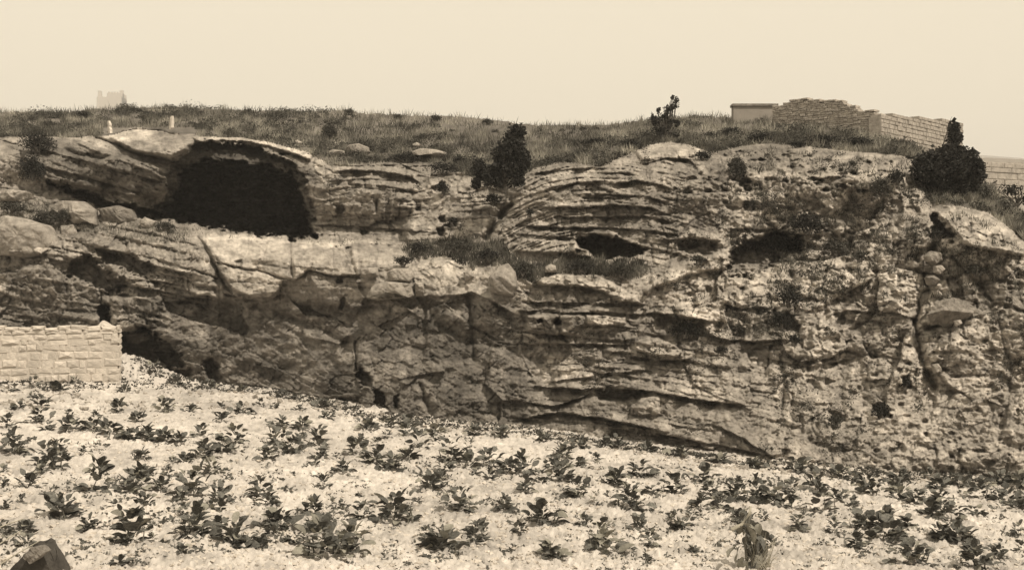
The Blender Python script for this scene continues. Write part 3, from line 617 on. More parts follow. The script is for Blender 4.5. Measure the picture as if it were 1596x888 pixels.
# ------------------------------------------------------------------ dry-stone walls
def stone_mesh(seed, m):
    R = random.Random(seed); v = []
    j = lambda a=.075: R.uniform(-a, a)
    for y, s in ((.5, 1.0), (-.36, 1.0), (-.5, .78)):
        for x, z in ((-.5, -.5), (.5, -.5), (.5, .5), (-.5, .5)): v.append((x * s + j(), y + j(.03), z * s + j()))
    v.append((j(.1), -.58 + j(), j(.1)))
    f = [(0, 1, 2, 3)] + [(a + k, a + (k + 1) % 4, a + 4 + (k + 1) % 4, a + 4 + k)[::-1] for a in (0, 4) for k in range(4)]
    f4 = [(8 + k, 8 + (k + 1) % 4, 12) for k in range(4)]
    me = bpy.data.meshes.new('stone'); me.from_pydata(v, [], f + f4); me.materials.append(m); me.update(); return me
SM = [stone_mesh(k, M['stone']) for k in range(8)]
def box_np(a, b):
    x0, y0, z0 = a; x1, y1, z1 = b
    v = [(x0,y0,z0),(x1,y0,z0),(x1,y1,z0),(x0,y1,z0),(x0,y0,z1),(x1,y0,z1),(x1,y1,z1),(x0,y1,z1)]
    return v, [(0,3,2,1),(4,5,6,7),(0,1,5,4),(1,2,6,5),(2,3,7,6),(3,0,4,7)]
# near wall: from beyond the left edge to u=187
wa_ = P(-235, 600, 40.35); wb_ = P(187, 598, 42.6)
wlen = math.hypot(wb_.x - wa_.x, wb_.y - wa_.y); wrz = math.atan2(wb_.y - wa_.y, wb_.x - wa_.x)
fw = empty('field_wall', (wa_.x, wa_.y, wb_.z - .05), wrz); tag(fw, 'pale dry-stone wall at the left edge of the field in front of the cliff', 'wall')
WH = 1.98
v, f = box_np((0.06, .022, -.5), (wlen - .08, .75, WH - .10)); mesh_np('mortar_core', v, f, M['mortar'], fw, False)
z = -.12; r = 0; RS = random.Random(3)
while z < WH - .05:
    h = RS.uniform(.21, .33) if z < 1.2 else RS.uniform(.15, .24); h = min(h, WH - z + .02); x = -RS.random() * .3
    while x < wlen:
        w = RS.uniform(.18, .66); w = min(w, wlen - x)
        if w > .1:
            link('stone', random.choice(SM), fw, (x + w / 2, .175 + RS.uniform(-.03, .015), z + h / 2 + RS.uniform(-.02, .02) + .035 * math.sin(x * 1.7 + r * 2.1) * (z < 1.6)), (RS.uniform(-.05, .05), RS.uniform(-.06, .06), RS.uniform(-.04, .04)), (w * 1.0, .34, h * RS.uniform(.9, 1.02)))
        x += w
    for e in range(2):      # return stones at the open end
        link('stone', random.choice(SM), fw, (wlen - .13, .40 + e * .26, z + h / 2), (0, 0, math.pi / 2), (.28, .3, h * .93))
    z += h; r += 1
# broken coping
x = 0
while x < wlen - .1:
    w = RS.uniform(.3, .7); w = min(w, wlen - x)
    link('coping_stone', random.choice(SM), fw, (x + w / 2, .38, WH + .0 + RS.uniform(-.05, .05)), (0, RS.uniform(-.07, .07), 0), (w * .98, .8, RS.uniform(.09, .16))); x += w

def courses(name, pts_top, v_bot, Y0, Y1, u0, u1, ch, sl_, m, parent, seed):
    """coursed masonry of many small stones joined as one part, plus a core behind it"""
    R = random.Random(seed); V_ = []; F_ = []
    a = P(u0, 0, Y0); b = P(u1, 0, Y1); L = math.hypot(b.x - a.x, b.y - a.y); ex, ey = (b.x - a.x) / L, (b.y - a.y) / L
    def top(s):
        x = a.x + ex * s; y = a.y + ey * s; u = UC + x / y * F; return CZ - (np.interp(u, *zip(*pts_top)) - VC) / F * y
    zb = CZ - (v_bot - VC) / F * max(Y0, Y1) - .5; z = zb
    while True:
        h = ch * R.uniform(.8, 1.2); s = -R.random() * sl_; any_ = False
        while s < L:
            w = sl_ * R.uniform(.6, 1.6); s0, s1 = max(s, 0), min(s + w, L)
            if s1 - s0 > .04 and z + h < top((s0 + s1) / 2) + .04:
                any_ = True; n = len(V_); o = R.uniform(-.02, .03); g = .005; z0_ = z; z = z + R.uniform(-.018, .018) * (ch < .1)
                for dn, q in ((.4, 0), (.0 - o, 0), (-.025 - o, .2)):
                    for (ss, zz) in ((s0 + g + q * w * .3, z + g + q * h * .5), (s1 - g - q * w * .3, z + g + q * h * .5), (s1 - g - q * w * .3, z + h - g - q * h * .5), (s0 + g + q * w * .3, z + h - g - q * h * .5)):
                        V_.append((a.x + ex * ss - ey * dn, a.y + ey * ss + ex * dn, zz))
                for aa in (0, 4):
                    for k in range(4): F_.append((n + aa + k, n + aa + (k + 1) % 4, n + aa + 4 + (k + 1) % 4, n + aa + 4 + k)[::-1])
                F_.append((n + 8, n + 9, n + 10, n + 11)); z = z0_
            s += w
        z += h
        if z > zb + 12 or (not any_ and z > zb + 1): break
    o = mesh_np(name, V_, F_, m, parent, False); tag(o, kind='stuff')
    NS = 40; cv = []; cf = []
    for k in range(NS + 1):
        s = L * k / NS; x, y = a.x + ex * s, a.y + ey * s; t = top(s) - .1
        for dn in (.012, .5):
            for zz in (zb, t): cv.append((x - ey * dn, y + ex * dn, zz))
    for k in range(NS):
        q = 4 * k; cf += [(q, q + 4, q + 5, q + 1), (q + 2, q + 3, q + 7, q + 6), (q + 1, q + 5, q + 7, q + 3)]
    cf += [(0, 1, 3, 2), (4 * NS, 4 * NS + 2, 4 * NS + 3, 4 * NS + 1)]
    mesh_np('wall_core', cv, cf, m, parent, False)
rw = empty('ruined_wall', P(1290, 200, 50)); tag(rw, 'crumbling stone wall with a stepped broken top on the crest of the hill', 'wall')
rw2 = empty('enclosure_wall', P(1425, 220, 48)); tag(rw2, 'coursed block wall running back from the corner behind the dark ivy mass', 'wall')
pw = empty('plastered_wall', P(1175, 180, 53)); tag(pw, 'low smooth plastered wall left of the ruined stone wall on the hilltop', 'wall')
def keep(parent, fn):
    before = set(bpy.data.objects); fn(); inv = Matrix.Translation(-parent.location)
    for o in set(bpy.data.objects) - before:
        if o.type == 'MESH': o.data.transform(inv)
keep(rw, lambda: courses('stone_course', [(1200,168),(1212,165),(1222,159),(1245,155),(1276,153),(1278,158),(1300,156),(1318,160),(1322,164),(1334,166),(1338,172),(1360,173),(1364,178),(1380,178)], 215, 51.5, 48.2, 1204, 1374, .085, .20, M['ruin'], rw, 4))
keep(rw2, lambda: courses('stone_course', [(1360,177),(1376,177),(1430,182),(1485,187),(1500,190)], 262, 48.0, 54.0, 1373, 1500, .17, .24, M['block'], rw2, 5))
tr = empty('terrace_wall', P(1590, 270, 62)); tag(tr, 'long pale field wall beyond the thicket at the right edge', 'wall')
keep(tr, lambda: courses('stone_course', [(1520,248),(1545,249),(1600,251),(1720,256)], 300, 60, 64, 1525, 1720, .3, .9, M['block'], tr, 6))
def pl():
    a = P(1140, 166, 53.5); b = P(1212, 167, 53)
    v, f = box_np((a.x, 53, a.z - 1.6), (b.x, 53.5, a.z - .06)); mesh_np('wall_face', v, f, M['plaster'], pw, False)
    v, f = box_np((a.x - .05, 52.93, a.z - .058), (b.x + .02, 53.57, a.z + .04)); mesh_np('coping', v, f, M['rock_grey'], pw, False)
keep(pw, pl)

# two leaning stone posts
def post(u, v0, v1, w, lean, lab, seed):
    R = random.Random(seed); Y = Yat(u, v1) - .15; b = P(u, v1, Y); h = (v1 - v0) / F * Y; wd_ = w / F * Y; V_ = []; F_ = []
    n = 7
    for k in range(n + 1):
        t = k / n; cx = lean * (t ** 1.6) * h + .03 * R.uniform(-1, 1); s = wd_ * (.55 - .1 * t + .04 * R.uniform(-1, 1)) * (.6 if k == n else 1)
        for dx, dy in ((-1, -1), (1, -1), (1, 1), (-1, 1)): V_.append((cx + dx * s, dy * s, t * h - .15))
        if k: F_ += [(4 * (k - 1) + q, 4 * (k - 1) + (q + 1) % 4, 4 * k + (q + 1) % 4, 4 * k + q) for q in range(4)]
    F_.append((4 * n, 4 * n + 1, 4 * n + 2, 4 * n + 3))
    o = mesh_np('stone_post', V_, F_, M['post'], None, False); o.location = b; o.rotation_euler = (0, 0, math.radians(-38)); tag(o, lab, 'post', 'stone posts on the hilltop')
post(172, 183, 206, 4.5, -.16, 'shorter leaning whitish stone post on the hilltop above the tilted slab', 1)
post(267, 176, 201, 5, .10, 'taller whitish stone post on the hilltop above the pale domed rock', 2)

# distant square tower, very faint
tw = empty('distant_tower', P(170, 172, 1500)); tag(tw, 'very faint distant building with a square corner tower on the horizon', 'building')
def tower():
    m = 1500 / F
    def bx(name, u0, u1, v0, dy=22, y0=1500.):
        v, f = box_np(((u0 - UC) * m, y0, CZ - (178 - VC) * m - 20), ((u1 - UC) * m, y0 + dy, CZ - (v0 - VC) * m)); mesh_np(name, v, f, M['tower'], tw, False)
    bx('lower_wall', 150.5, 189, 151); bx('corner_turret', 151, 156, 141, 5, 1503.); bx('upper_storey', 166, 189, 145, 20, 1501.)
    for k in range(5): bx('parapet_block', 167 + k * 4.5, 169.4 + k * 4.5, 142.5, 2, 1503.)
    bx('turret', 184, 189, 139.5, 5, 1506.)
keep(tw, tower)

# ------------------------------------------------------------------ vegetation
def leaves_np(centers, size, R, up=.3, asp=.45):
    """double-triangle leaves at given centres -> verts, faces"""
    n = len(centers); d = R.randn(n, 3); d[:, 2] = d[:, 2] * .7 + up; d /= np.linalg.norm(d, axis=1)[:, None]
    e = np.cross(d, R.randn(n, 3)); e /= np.linalg.norm(e, axis=1)[:, None] + 1e-6
    s = (size * (.6 + .8 * R.rand(n)))[:, None]; c = centers
    v = np.stack([c - d * s * .5, c + e * s * asp, c + d * s * .5, c - e * s * asp], 1).reshape(-1, 3)
    return v, np.arange(n * 4).reshape(-1, 4)
def tube(pts, r0, r1, sides=6):
    V_ = []; F_ = []; n = len(pts)
    for k, p in enumerate(pts):
        q = pts[min(k + 1, n - 1)] - pts[max(k - 1, 0)]; q = q.normalized(); a = q.orthogonal().normalized(); b = q.cross(a); r = r0 + (r1 - r0) * k / (n - 1)
        for s in range(sides):
            t = 2 * math.pi * s / sides; V_.append(tuple(p + a * math.cos(t) * r + b * math.sin(t) * r))
        if k: F_ += [((k - 1) * sides + s, (k - 1) * sides + (s + 1) % sides, k * sides + (s + 1) % sides, k * sides + s) for s in range(sides)]
    return V_, F_
def merge(parts):
    V_ = []; F_ = []; n = 0
    for v, f in parts:
        v = np.asarray(v, float); V_.append(v); F_.append(np.asarray(f) + n); n += len(v)
    return np.concatenate(V_), np.concatenate(F_)
def bush(name, lumps, leaf, label, cat='shrub', group=None, m='shrub', seed=0, Y=None, dens=1.0, twigs=8, crown='crown', shell=.55, off=.2, base=None):
    """lumps: (u, v, ru, rv) in photo pixels, put at the depth of the ground they grow from"""
    R = np.random.RandomState(seed + 900); bu, bv = base or (lumps[0][0], max(l[1] + l[3] for l in lumps))
    if Y is None:
        us_ = [u_ + a_ * ru_ for (u_, v_, ru_, rv_) in lumps for a_ in (-.6, 0, .6)]; vs__ = [v_ + a_ * rv_ for (u_, v_, ru_, rv_) in lumps for a_ in (-.2, .3, .8)]
        Y = min(Yat(bu, bv), float(np.percentile([Yat(a_, b_) for a_, b_ in zip(us_, vs__)], 20))) - off
    leaf = leaf * .62; b = P(bu, bv, Y); root = empty(name, b); tag(root, label, cat, group); mp = Y / F; parts = []; tw_ = []
    for (u, v, ru, rv) in lumps:
        n = int(dens * 3.0 * ru * rv * 3.2 * mp * mp / (leaf * leaf) * 1.0) + 30
        q = R.randn(n, 3); q /= np.linalg.norm(q, axis=1)[:, None]; rad = R.rand(n) ** shell
        rad = rad * (0.78 + .5 * (vn(q[:, 0] * 2.2 + 9, q[:, 2] * 2.2 + q[:, 1] + 9, 7 + seed % 9) - .3))
        c = q * rad[:, None] * np.array([ru * mp, (ru + rv) * .5 * mp, rv * mp]) + np.array([(u - bu) * mp, 0.0, -(v - bv) * mp])
        parts.append(leaves_np(c, leaf * np.ones(n), R)); m2 = int(n / (9 if dens > 1.3 else 14)); parts.append(leaves_np(R.randn(m2, 3) * .30 * np.array([ru * mp, (ru + rv) * .4 * mp, rv * mp]) + np.array([(u - bu) * mp, 0.0, -(v - bv) * mp]), (2.6 if dens > 1.3 else 1.7) * leaf * np.ones(m2), R))
        for k in range(max(2, twigs // len(lumps))):
            e = c[R.randint(n)] * np.array([1, 1, 1]); s0 = Vector((R.uniform(-.06, .06), 0, -.1)); e = Vector(e * 1.06)
            mid = s0.lerp(e, .5) + Vector((R.uniform(-.12, .12), 0, .08)) * (e.length)
            tw_.append(tube([s0, s0.lerp(mid, .6), mid, mid.lerp(e, .5) + Vector((0, 0, .02)), e], .03 * (1 + ru / 40), .005, 5))
    V_, F_ = merge(parts); mesh_np(crown, V_, F_, M[m], root, False)
    V_, F_ = merge(tw_); mesh_np('stem', V_, F_, M['bark'], root)
    return root
bush('leaning_tree', [(1054,156,6,6),(1051,165,9,8),(1041,172,11,9),(1036,182,12,9),(1022,190,9,12),(1026,172,4,7),(1017,182,4,8),(1046,190,10,9),(1056,192,8,7),(1030,205,20,13),(1050,212,12,10),(1048,152,3,5)], .12,
     'dark wind-blown small tree leaning right on the skyline above the domed rock', 'tree', seed=1, dens=1.0, twigs=48, base=(1034, 219), shell=.7)
bush('tall_shrub', [(806,205,17,16),(800,225,26,22),(790,240,26,22),(812,250,20,24),(788,262,24,24),(762,270,22,18),(746,262,13,20),(742,286,10,12),(775,282,22,16),(808,280,14,16)], .13,
     'tall dark shrub filling the notch at the top of the cliff in mid-picture', 'shrub', seed=2, dens=2.3, twigs=24, base=(785, 296), off=2.0)
bush('ivy_thicket', [(1478,262,62,38),(1438,264,22,30),(1522,268,18,32),(1478,246,44,20),(1487,199,12,13),(1488,215,16,18),(1486,236,30,16),(1512,262,23,34),(1446,258,24,22),(1500,286,30,20),(1476,294,40,12)], .14,
     'huge dark rounded thicket with a pointed top at the end of the ruined wall', 'shrub', seed=3, dens=2.2, twigs=30, base=(1480, 300), Y=41.6)
bush('shrub', [(1460,278,22,12),(1478,292,30,14),(1510,305,26,14),(1440,292,18,12)], .10, 'paler twiggy bush at the foot of the dark thicket', 'shrub', None, 'shrub_mid', 4, Y=43.6, dens=1.1, base=(1478, 306))
bush('shrub', [(1560,320,26,18),(1585,338,20,16),(1530,300,22,14),(1548,330,20,12)], .11, 'grey-green scrub falling down the right-hand shoulder of the hill', 'shrub', None, 'shrub_mid', 5, Y=43.2, dens=1.1, base=(1560, 345))
bush('shrub', [(1575,296,26,12),(1600,310,22,14)], .14, 'dark low scrub on the slope beyond the right shoulder', 'shrub', None, 'shrub', 6, Y=52, dens=.9, base=(1585, 318))
SH = [ # u, v, ru, rv, material, label
 (60,222,30,20,'shrub','dark bush growing over the left end of the tilted slab'),
 (50,262,22,26,'shrub','dark trailing growth down the left end of the tilted slab'),
 (72,338,26,12,'shrub_mid','grey scrub between the pale rocks at the left edge'),
 (100,335,14,12,'shrub_mid','scrub tuft left of the pale rounded boulder'),
 (20,322,24,9,'shrub_mid','low scrub above the big pale hump at the left edge'),
 (258,352,18,8,'shrub_mid','grass tussock on the lip at the left of the cave floor'),
 (430,172,0,0,'shrub',''),
 (545,174,10,6,'shrub_mid','rounded bush standing out of the skyline above the domed boulder'),
 (515,205,14,16,'shrub_mid','spiky dry bush on the slope right of the cave rim'),
 (132,180,16,9,'shrub_mid','dark bush on the skyline left of the distant tower'),
 (680,184,10,6,'shrub_mid','small bush on the skyline left of the tall dark shrub'),
 (620,182,8,5,'shrub_mid','small bush on the skyline above the flat cap rock'),
 (760,190,10,6,'shrub_mid','small bush on the skyline just left of the tall dark shrub'),
 (632,246,26,9,'shrub','dark scrub under the pale boulders right of the cave rim'),
 (690,262,24,11,'shrub','dark scrub under the flat cap rock'),
 (716,250,12,8,'shrub','small dark scrub between the flat cap rock and the tall shrub'),
 (690,292,12,10,'shrub','dark plant hanging on the banded rock face'),
 (768,310,14,10,'shrub','dark plant below the tall shrub at the head of the gully'),
 (826,330,7,7,'shrub','small dark plant at the left end of the arched strata'),
 (930,222,26,8,'shrub','low dark scrub on the slope above the arched strata'),
 (985,226,22,10,'shrub','dark scrub at the foot of the leaning tree'),
 (1095,242,16,8,'shrub','dark scrub right of the pale domed rock'),
 (1108,212,14,8,'shrub_mid','scrub on the slope below the plastered wall'),
 (1140,205,20,8,'shrub','dark heather-like scrub left of the ruined wall foot'),
 (1190,214,26,9,'shrub','wide dark scrub below the plastered wall end'),
 (1285,218,34,10,'shrub','long dark scrub at the foot of the ruined wall'),
 (1340,222,24,11,'shrub','dark bush at the foot of the corner of the ruined wall'),
 (1244,225,14,6,'shrub','small dark scrub over the crumbly crest'),
 (1375,292,20,22,'shrub_mid','dark plant on the crumbly face left of the thicket'),
 (1398,275,14,14,'shrub','dark plant close under the wall corner'),
 (1257,348,32,22,'shrub','big dark bush on the crumbly face right of the third hole'),
 (1215,380,34,16,'shrub','dark creeping bush over the third hole'),
 (1300,385,26,15,'shrub_mid','grey bush right of the creeping bush over the hole'),
 (1340,398,14,10,'shrub_mid','small plant on the crumbly face beside the grey bush'),
 (1230,462,22,19,'shrub','round dark bush standing out on the crumbly face'),
 (1216,500,20,16,'shrub','dark bush just below the round one'),
 (1238,528,10,9,'shrub','small dark plant under the pair of dark bushes'),
 (1150,262,16,24,'shrub_mid','dark growth in the hollow at the top of the crumbly face'),
 (1168,318,10,9,'shrub','small dark plant in the hollow below the crest'),
 (1068,512,28,16,'shrub','dark growth under the overhang right of the stone with two holes'),
 (1125,545,12,7,'shrub','small dark plant below the overhang growth'),
 (1374,640,16,14,'shrub','dark plant low on the crumbly face'),
 (1302,654,14,9,'shrub_mid','low plant left of the dark plant near the cliff foot'),
 (1460,365,14,10,'shrub','dark plant in the shadow notch below the right shoulder'),
 (1412,596,8,9,'shrub','small dark plant between the cleft and the round bush'),
 (705,344,8,7,'shrub','small dark plant right of the banded rock holes'),
 (1520,420,16,10,'shrub_mid','dry plant on the rocks above the wedge boulder'),
 (790,428,12,8,'shrub_mid','grass tuft behind the tall pale boulder'),
 (1090,404,16,7,'shrub_mid','scrub on the rib between the second and third hole'),
]
for i, (u, v, ru, rv, mm, lab) in enumerate(SH):
    if not ru: continue
    bush('shrub', [(u - ru * .4, v, ru * .7, rv * .9), (u + ru * .4, v + rv * .1, ru * .7, rv * .85), (u, v - rv * .3, ru * .6, rv * .75)], .075 if ru < 15 else .09, lab, 'shrub', 'shrubs rooted on the cliff and hill', mm, 20 + i, dens=.95, twigs=6, off=.2 + .014 * min(ru, rv), base=(u, v + rv * .6))

for i, (u, v, ru, rv, lab) in enumerate([(655,386,22,11,'dark scrub at the left end of the ledge grass'),(712,384,30,12,'wide dark scrub in the middle of the ledge left of the eye hole'),(762,398,24,13,'dark scrub above the tall pale boulder on the ledge'),
    (815,418,18,14,'dark scrub hanging between the tall boulder and the notched stone'),(905,414,26,10,'low dark scrub directly under the first eye hole'),(968,420,28,13,'rounded dark scrub at the right end of the ledge'),(628,406,16,9,'small dark scrub above the squared pale block')]):
    bush('shrub', [(u - ru * .4, v, ru * .7, rv * .9), (u + ru * .4, v + 1, ru * .7, rv * .8), (u, v - rv * .3, ru * .6, rv * .8)], .08, lab, 'shrub', 'shrubs rooted on the cliff and hill', 'shrub_mid' if i % 2 else 'shrub', 90 + i, dens=.7, twigs=8, off=.3, base=(u, v + rv * .6))
# grass: stuff, thousands of blades on the hill slope and on the ledges
def grass(name, picks, hgt, wid, label, toneR=(.6, 1.5), off=.02, lean=.35, seed=0):
    R = np.random.RandomState(seed + 50); u, v = picks
    j = np.clip(((u - us[0]) / STEP).round().astype(int), 0, nc - 1); i = np.clip(((v - vs[0]) / STEP).round().astype(int), 0, nr - 1)
    Yv = D[i, j] - off; b = np.stack([(u - UC) / F * Yv, Yv, CZ - (v - VC) / F * Yv], -1); n = len(u)
    cl_ = vn(u / 9, v / 4, 77); h = hgt * (.35 + .9 * R.rand(n)) * (.5 + cl_); a = R.rand(n) * 6.28
    w = np.stack([np.cos(a), np.sin(a) * .5, np.zeros(n)], -1) * (wid * (.6 + .8 * R.rand(n)))[:, None]
    t = np.stack([R.randn(n) * lean, R.randn(n) * lean, np.ones(n)], -1) * h[:, None]; b[:, 2] -= .05
    V_ = np.stack([b - w, b + w, b + t * .55 + w * .6 + np.array([0, 0, 0.]), b + t], 1).reshape(-1, 3)
    q = np.arange(n) * 4; F_ = np.concatenate([np.stack([q, q + 1, q + 2], -1), np.stack([q, q + 2, q + 3], -1)])
    tn_ = toneR[0] + (toneR[1] - toneR[0]) * vn(u / 24, v / 7, 78) * (.6 + .8 * R.rand(n))
    o = mesh_np(name, V_, F_, M['grass'], None, False, {'alb': np.repeat(tn_, 4)}); tag(o, label, 'grass', kind='stuff'); return o
R_ = np.random.RandomState(5)
n = 118000; gu = R_.uniform(-320, 1920, n); t = R_.rand(n) ** .8; s_, c_ = np.interp(gu, *zip(*SKY)), np.interp(gu, *zip(*CREST))
gv = s_ + t * (c_ - s_ + 1); k = (vn(gu / 30, gv / 8, 70) * .6 + .4 * vn(gu / 9, gv / 4, 72)) > .33
k &= ~((gu > 160) & (gu < 305) & (gv > 199)); 
grass('hill_grass', (gu[k], gv[k]), .30, .016, 'rough dry grass and weeds covering the hilltop above the cliff', (.15, 1.9))
def poly_pts(poly, n, seed):
    R = np.random.RandomState(seed); xs, ys = zip(*poly); u = R.uniform(min(xs), max(xs), n); v = R.uniform(min(ys), max(ys), n)
    k = sdf(u[None], v[None], poly)[0] + 6 * fbm(u[None] / 9, v[None] / 6, 2, 6)[0] < 0; return u[k], v[k]
grass('ledge_grass', poly_pts([(625,388),(650,376),(720,372),(780,380),(800,398),(830,410),(900,402),(1000,408),(1015,420),(990,436),(930,428),(870,424),(832,440),(815,432),(770,412),(735,416),(690,398),(640,404)], 13000, 3), .30, .016, 'dark grass along the ledge under the eye holes', (.15, .9), .1)
grass('cave_sill_grass', poly_pts([(225,345),(300,350),(400,364),(492,372),(560,374),(560,380),(400,371),(320,366),(230,360)], 2600, 4), .14, .012, 'short grass along the sill of the cave', (.5, 1.6), .1)
grass('left_slope_grass', poly_pts([(-60,310),(60,312),(160,345),(250,352),(300,362),(290,380),(200,372),(90,350),(-60,340)], 7000, 5), .18, .014, 'thin grass between the pale boulders below the slab', (.3, 1.3), .05)
pu, pv = poly_pts([(1130,235),(1260,226),(1420,240),(1460,315),(1590,365),(1590,470),(1180,470),(1140,420)], 30000, 6); kk = vn(pu / 16, pv / 10, 73) > .66
grass('crag_weeds', (pu[kk], pv[kk]), .16, .016, 'weeds caught in the hollows of the crumbly right-hand face', (.25, .9), .05)

# ------------------------------------------------------------------ crops in the field
def leaf_mesh(seed, m):
    R = random.Random(seed); NL, NW = 6, 4; V_ = []; F_ = []; cur = R.uniform(.3, 1.1); cup = R.uniform(.1, .35); fat = R.uniform(.32, .52)
    for i in range(NL + 1):
        t = i / NL; w = fat * (math.sin(math.pi * min(t * .86 + .10, 1)) ** .8) + .012; ang = cur * t
        x0 = math.sin(ang) / cur; z0 = (1 - math.cos(ang)) / cur
        for j in range(NW + 1):
            s = j / NW * 2 - 1; V_.append((x0, s * w, -z0 + cup * w * abs(s) + .03 * math.sin(7 * t + 5 * s + seed) ))
    for i in range(NL):
        for j in range(NW): a = i * (NW + 1) + j; F_.append((a, a + 1, a + NW + 2, a + NW + 1))
    me = bpy.data.meshes.new('leaf'); me.from_pydata(V_, [], F_); me.materials.append(m); me.polygons.foreach_set('use_smooth', [True] * len(me.polygons)); me.update(); return me
LM = [leaf_mesh(k, M['leaf']) for k in range(8)]; LP = [leaf_mesh(k + 20, M['leaf_pale']) for k in range(4)]
V_, F_ = tube([Vector((0, 0, -.1)), Vector((0, 0, .3)), Vector((.03, 0, .6)), Vector((.02, .02, 1))], .05, .02, 6)
STM = bpy.data.meshes.new('stem'); STM.from_pydata(V_, [], F_); STM.materials.append(M['stem'])
_o = 'first second third fourth fifth sixth seventh eighth ninth tenth eleventh twelfth thirteenth fourteenth fifteenth sixteenth seventeenth eighteenth nineteenth'.split()
_t = 'twenty thirty forty fifty sixty seventy eighty'.split()
ORD = _o + [(t_[:-1] + 'ieth') if k == 0 else t_ + '-' + _o[k - 1] for t_ in _t for k in range(10)]
def crop(u, vb, w, h, seed, pale=0.0):
    R = random.Random(seed); p = gpt(u, vb); m = p.y / F; W_ = w * m; H_ = max(h * m, W_ * .3)
    root = empty('crop_plant', p - Vector((0, 0, .02)), 0); n = int(11 + w / 2.2); L0 = min(W_ * .38, .25)
    nst = max(1, int(w / 22))
    for k in range(nst):
        o = link('stem', STM, root, (R.uniform(-.3, .3) * W_ * (nst > 1), R.uniform(-.2, .2) * W_, 0), (R.uniform(-.3, .3), R.uniform(-.3, .3), 0), (.35 * W_ + .06, .35 * W_ + .06, H_ * .4))
    for k in range(n):
        a = R.uniform(0, 6.283); zt = R.random() ** 1.2; L = L0 * R.uniform(.45, 1.1) * (1.15 - .35 * zt)
        el = R.uniform(-.05, .75) + zt * .8; q_ = R.random() ** .6 * .42 * (1.15 - .5 * zt); th = R.uniform(0, 6.28); q_ *= (1 if k % 2 else .45); a = th + R.uniform(-.9, .9); cx = math.cos(th) * q_ * W_; cy = math.sin(th) * q_ * W_ * .9
        me = R.choice(LP) if R.random() < pale else R.choice(LM)
        link('leaf', me, root, (cx, cy, zt * H_ * .72 + .02), (R.uniform(-.6, .6), -el, a), (L, L * R.uniform(.6, 1.15), L))
    return root
CR = [ # u, v base, width, height, pale share
 (20,705,50,40),(60,660,44,26),(76,728,60,42),(155,768,52,60),(215,756,54,30),(48,760,36,22),(96,806,60,38),(136,826,38,20),(205,850,66,62),(186,884,34,18),(240,846,26,16,1),
 (12,668,30,20),(110,672,34,22),(142,672,36,20),(172,678,36,20),(202,684,40,20),(228,686,40,22),(256,688,38,20),(278,690,30,18),(184,642,36,20),(196,612,24,10),(88,610,38,10),(256,642,38,24),(298,642,26,12),(150,648,20,8),
 (300,770,58,52),(318,712,44,34,.3),(350,706,40,30),(366,692,34,30),(304,836,56,50),(283,868,28,16),(366,848,70,44),(405,770,40,34),(330,742,34,26,.4),(345,660,28,14),(376,645,32,16),
 (432,694,44,30),(456,706,60,28),(492,696,44,36),(440,664,30,16),(470,668,30,16),(412,720,34,20),(418,786,38,28),(430,818,52,26),(510,655,26,12),(552,708,36,26),(586,722,40,24),(612,732,56,22),(636,718,34,20),
 (490,798,38,26),(516,784,20,22),(616,806,82,48),(500,868,84,56,.3),(548,862,66,48,.7),(654,694,34,32),(702,718,62,36),(672,760,52,34),(732,728,40,28),(762,724,46,30),(792,738,40,26),
 (718,796,56,42,.2),(690,856,74,36,.2),(744,834,40,26),(786,796,34,24),(816,738,48,40),(820,772,34,36),(876,712,48,24),(876,750,48,30),(846,818,62,34),(902,778,40,28),(926,790,18,24,1),
 (960,758,40,28),(982,794,62,34),(940,856,52,54,.4),(998,824,32,22),(1016,848,26,26),(860,866,46,24,.3),(1000,742,40,24),(1052,768,48,32),(1096,750,50,26),(1046,812,22,16,.5),
 (1146,780,44,34),(1176,780,52,46),(1208,786,52,44),(1232,790,34,36),(1140,800,22,12),(1282,796,52,50),(1270,760,40,26),(1356,772,44,34),(1402,778,44,24),(1426,788,34,24),(1462,762,42,16),(1530,776,56,34),
 (1572,784,52,26),(1588,762,40,26),(1452,808,48,26),(1484,814,40,28),(1466,838,40,22),(1492,842,60,26),(1346,822,58,24),(1382,840,58,30),(1246,826,34,26,.4),(1300,828,26,24),(1422,884,68,36),(1520,888,64,44),(1556,874,34,22),(1588,836,28,22),(1592,862,26,20),(1236,762,30,22),(1330,756,26,18),
 (575,668,44,18),(606,664,34,14),(640,664,40,16),(680,674,34,14),(740,680,34,14),(780,684,34,14),(850,690,30,12),(905,700,36,16),(960,700,44,20),(1010,706,36,14),(1060,712,34,14),(1120,720,36,12),
 (240,598,44,18),(276,604,30,14),(326,606,34,14),(380,612,30,12),(440,622,30,10),(500,634,30,10),(1176,728,34,14),(1250,736,60,22),(1310,744,36,16),(1400,752,40,18),(1500,758,50,18),(1560,756,40,20),
 (10,852,30,40),(690,746,24,14),(1105,770,30,18),(1015,770,26,14),(905,730,30,18),(560,690,24,12),(30,640,26,10),(1190,810,24,14,.3),(1330,790,24,14),(1520,810,26,14),(650,780,18,10),(560,770,16,8),(90,700,30,20),(130,705,20,14)]
RX = np.random.RandomState(41); tries = 0
CR = [(c[0], c[1], c[2] * 1.12, c[3] * 1.2) + tuple(c[4:]) for c in CR]
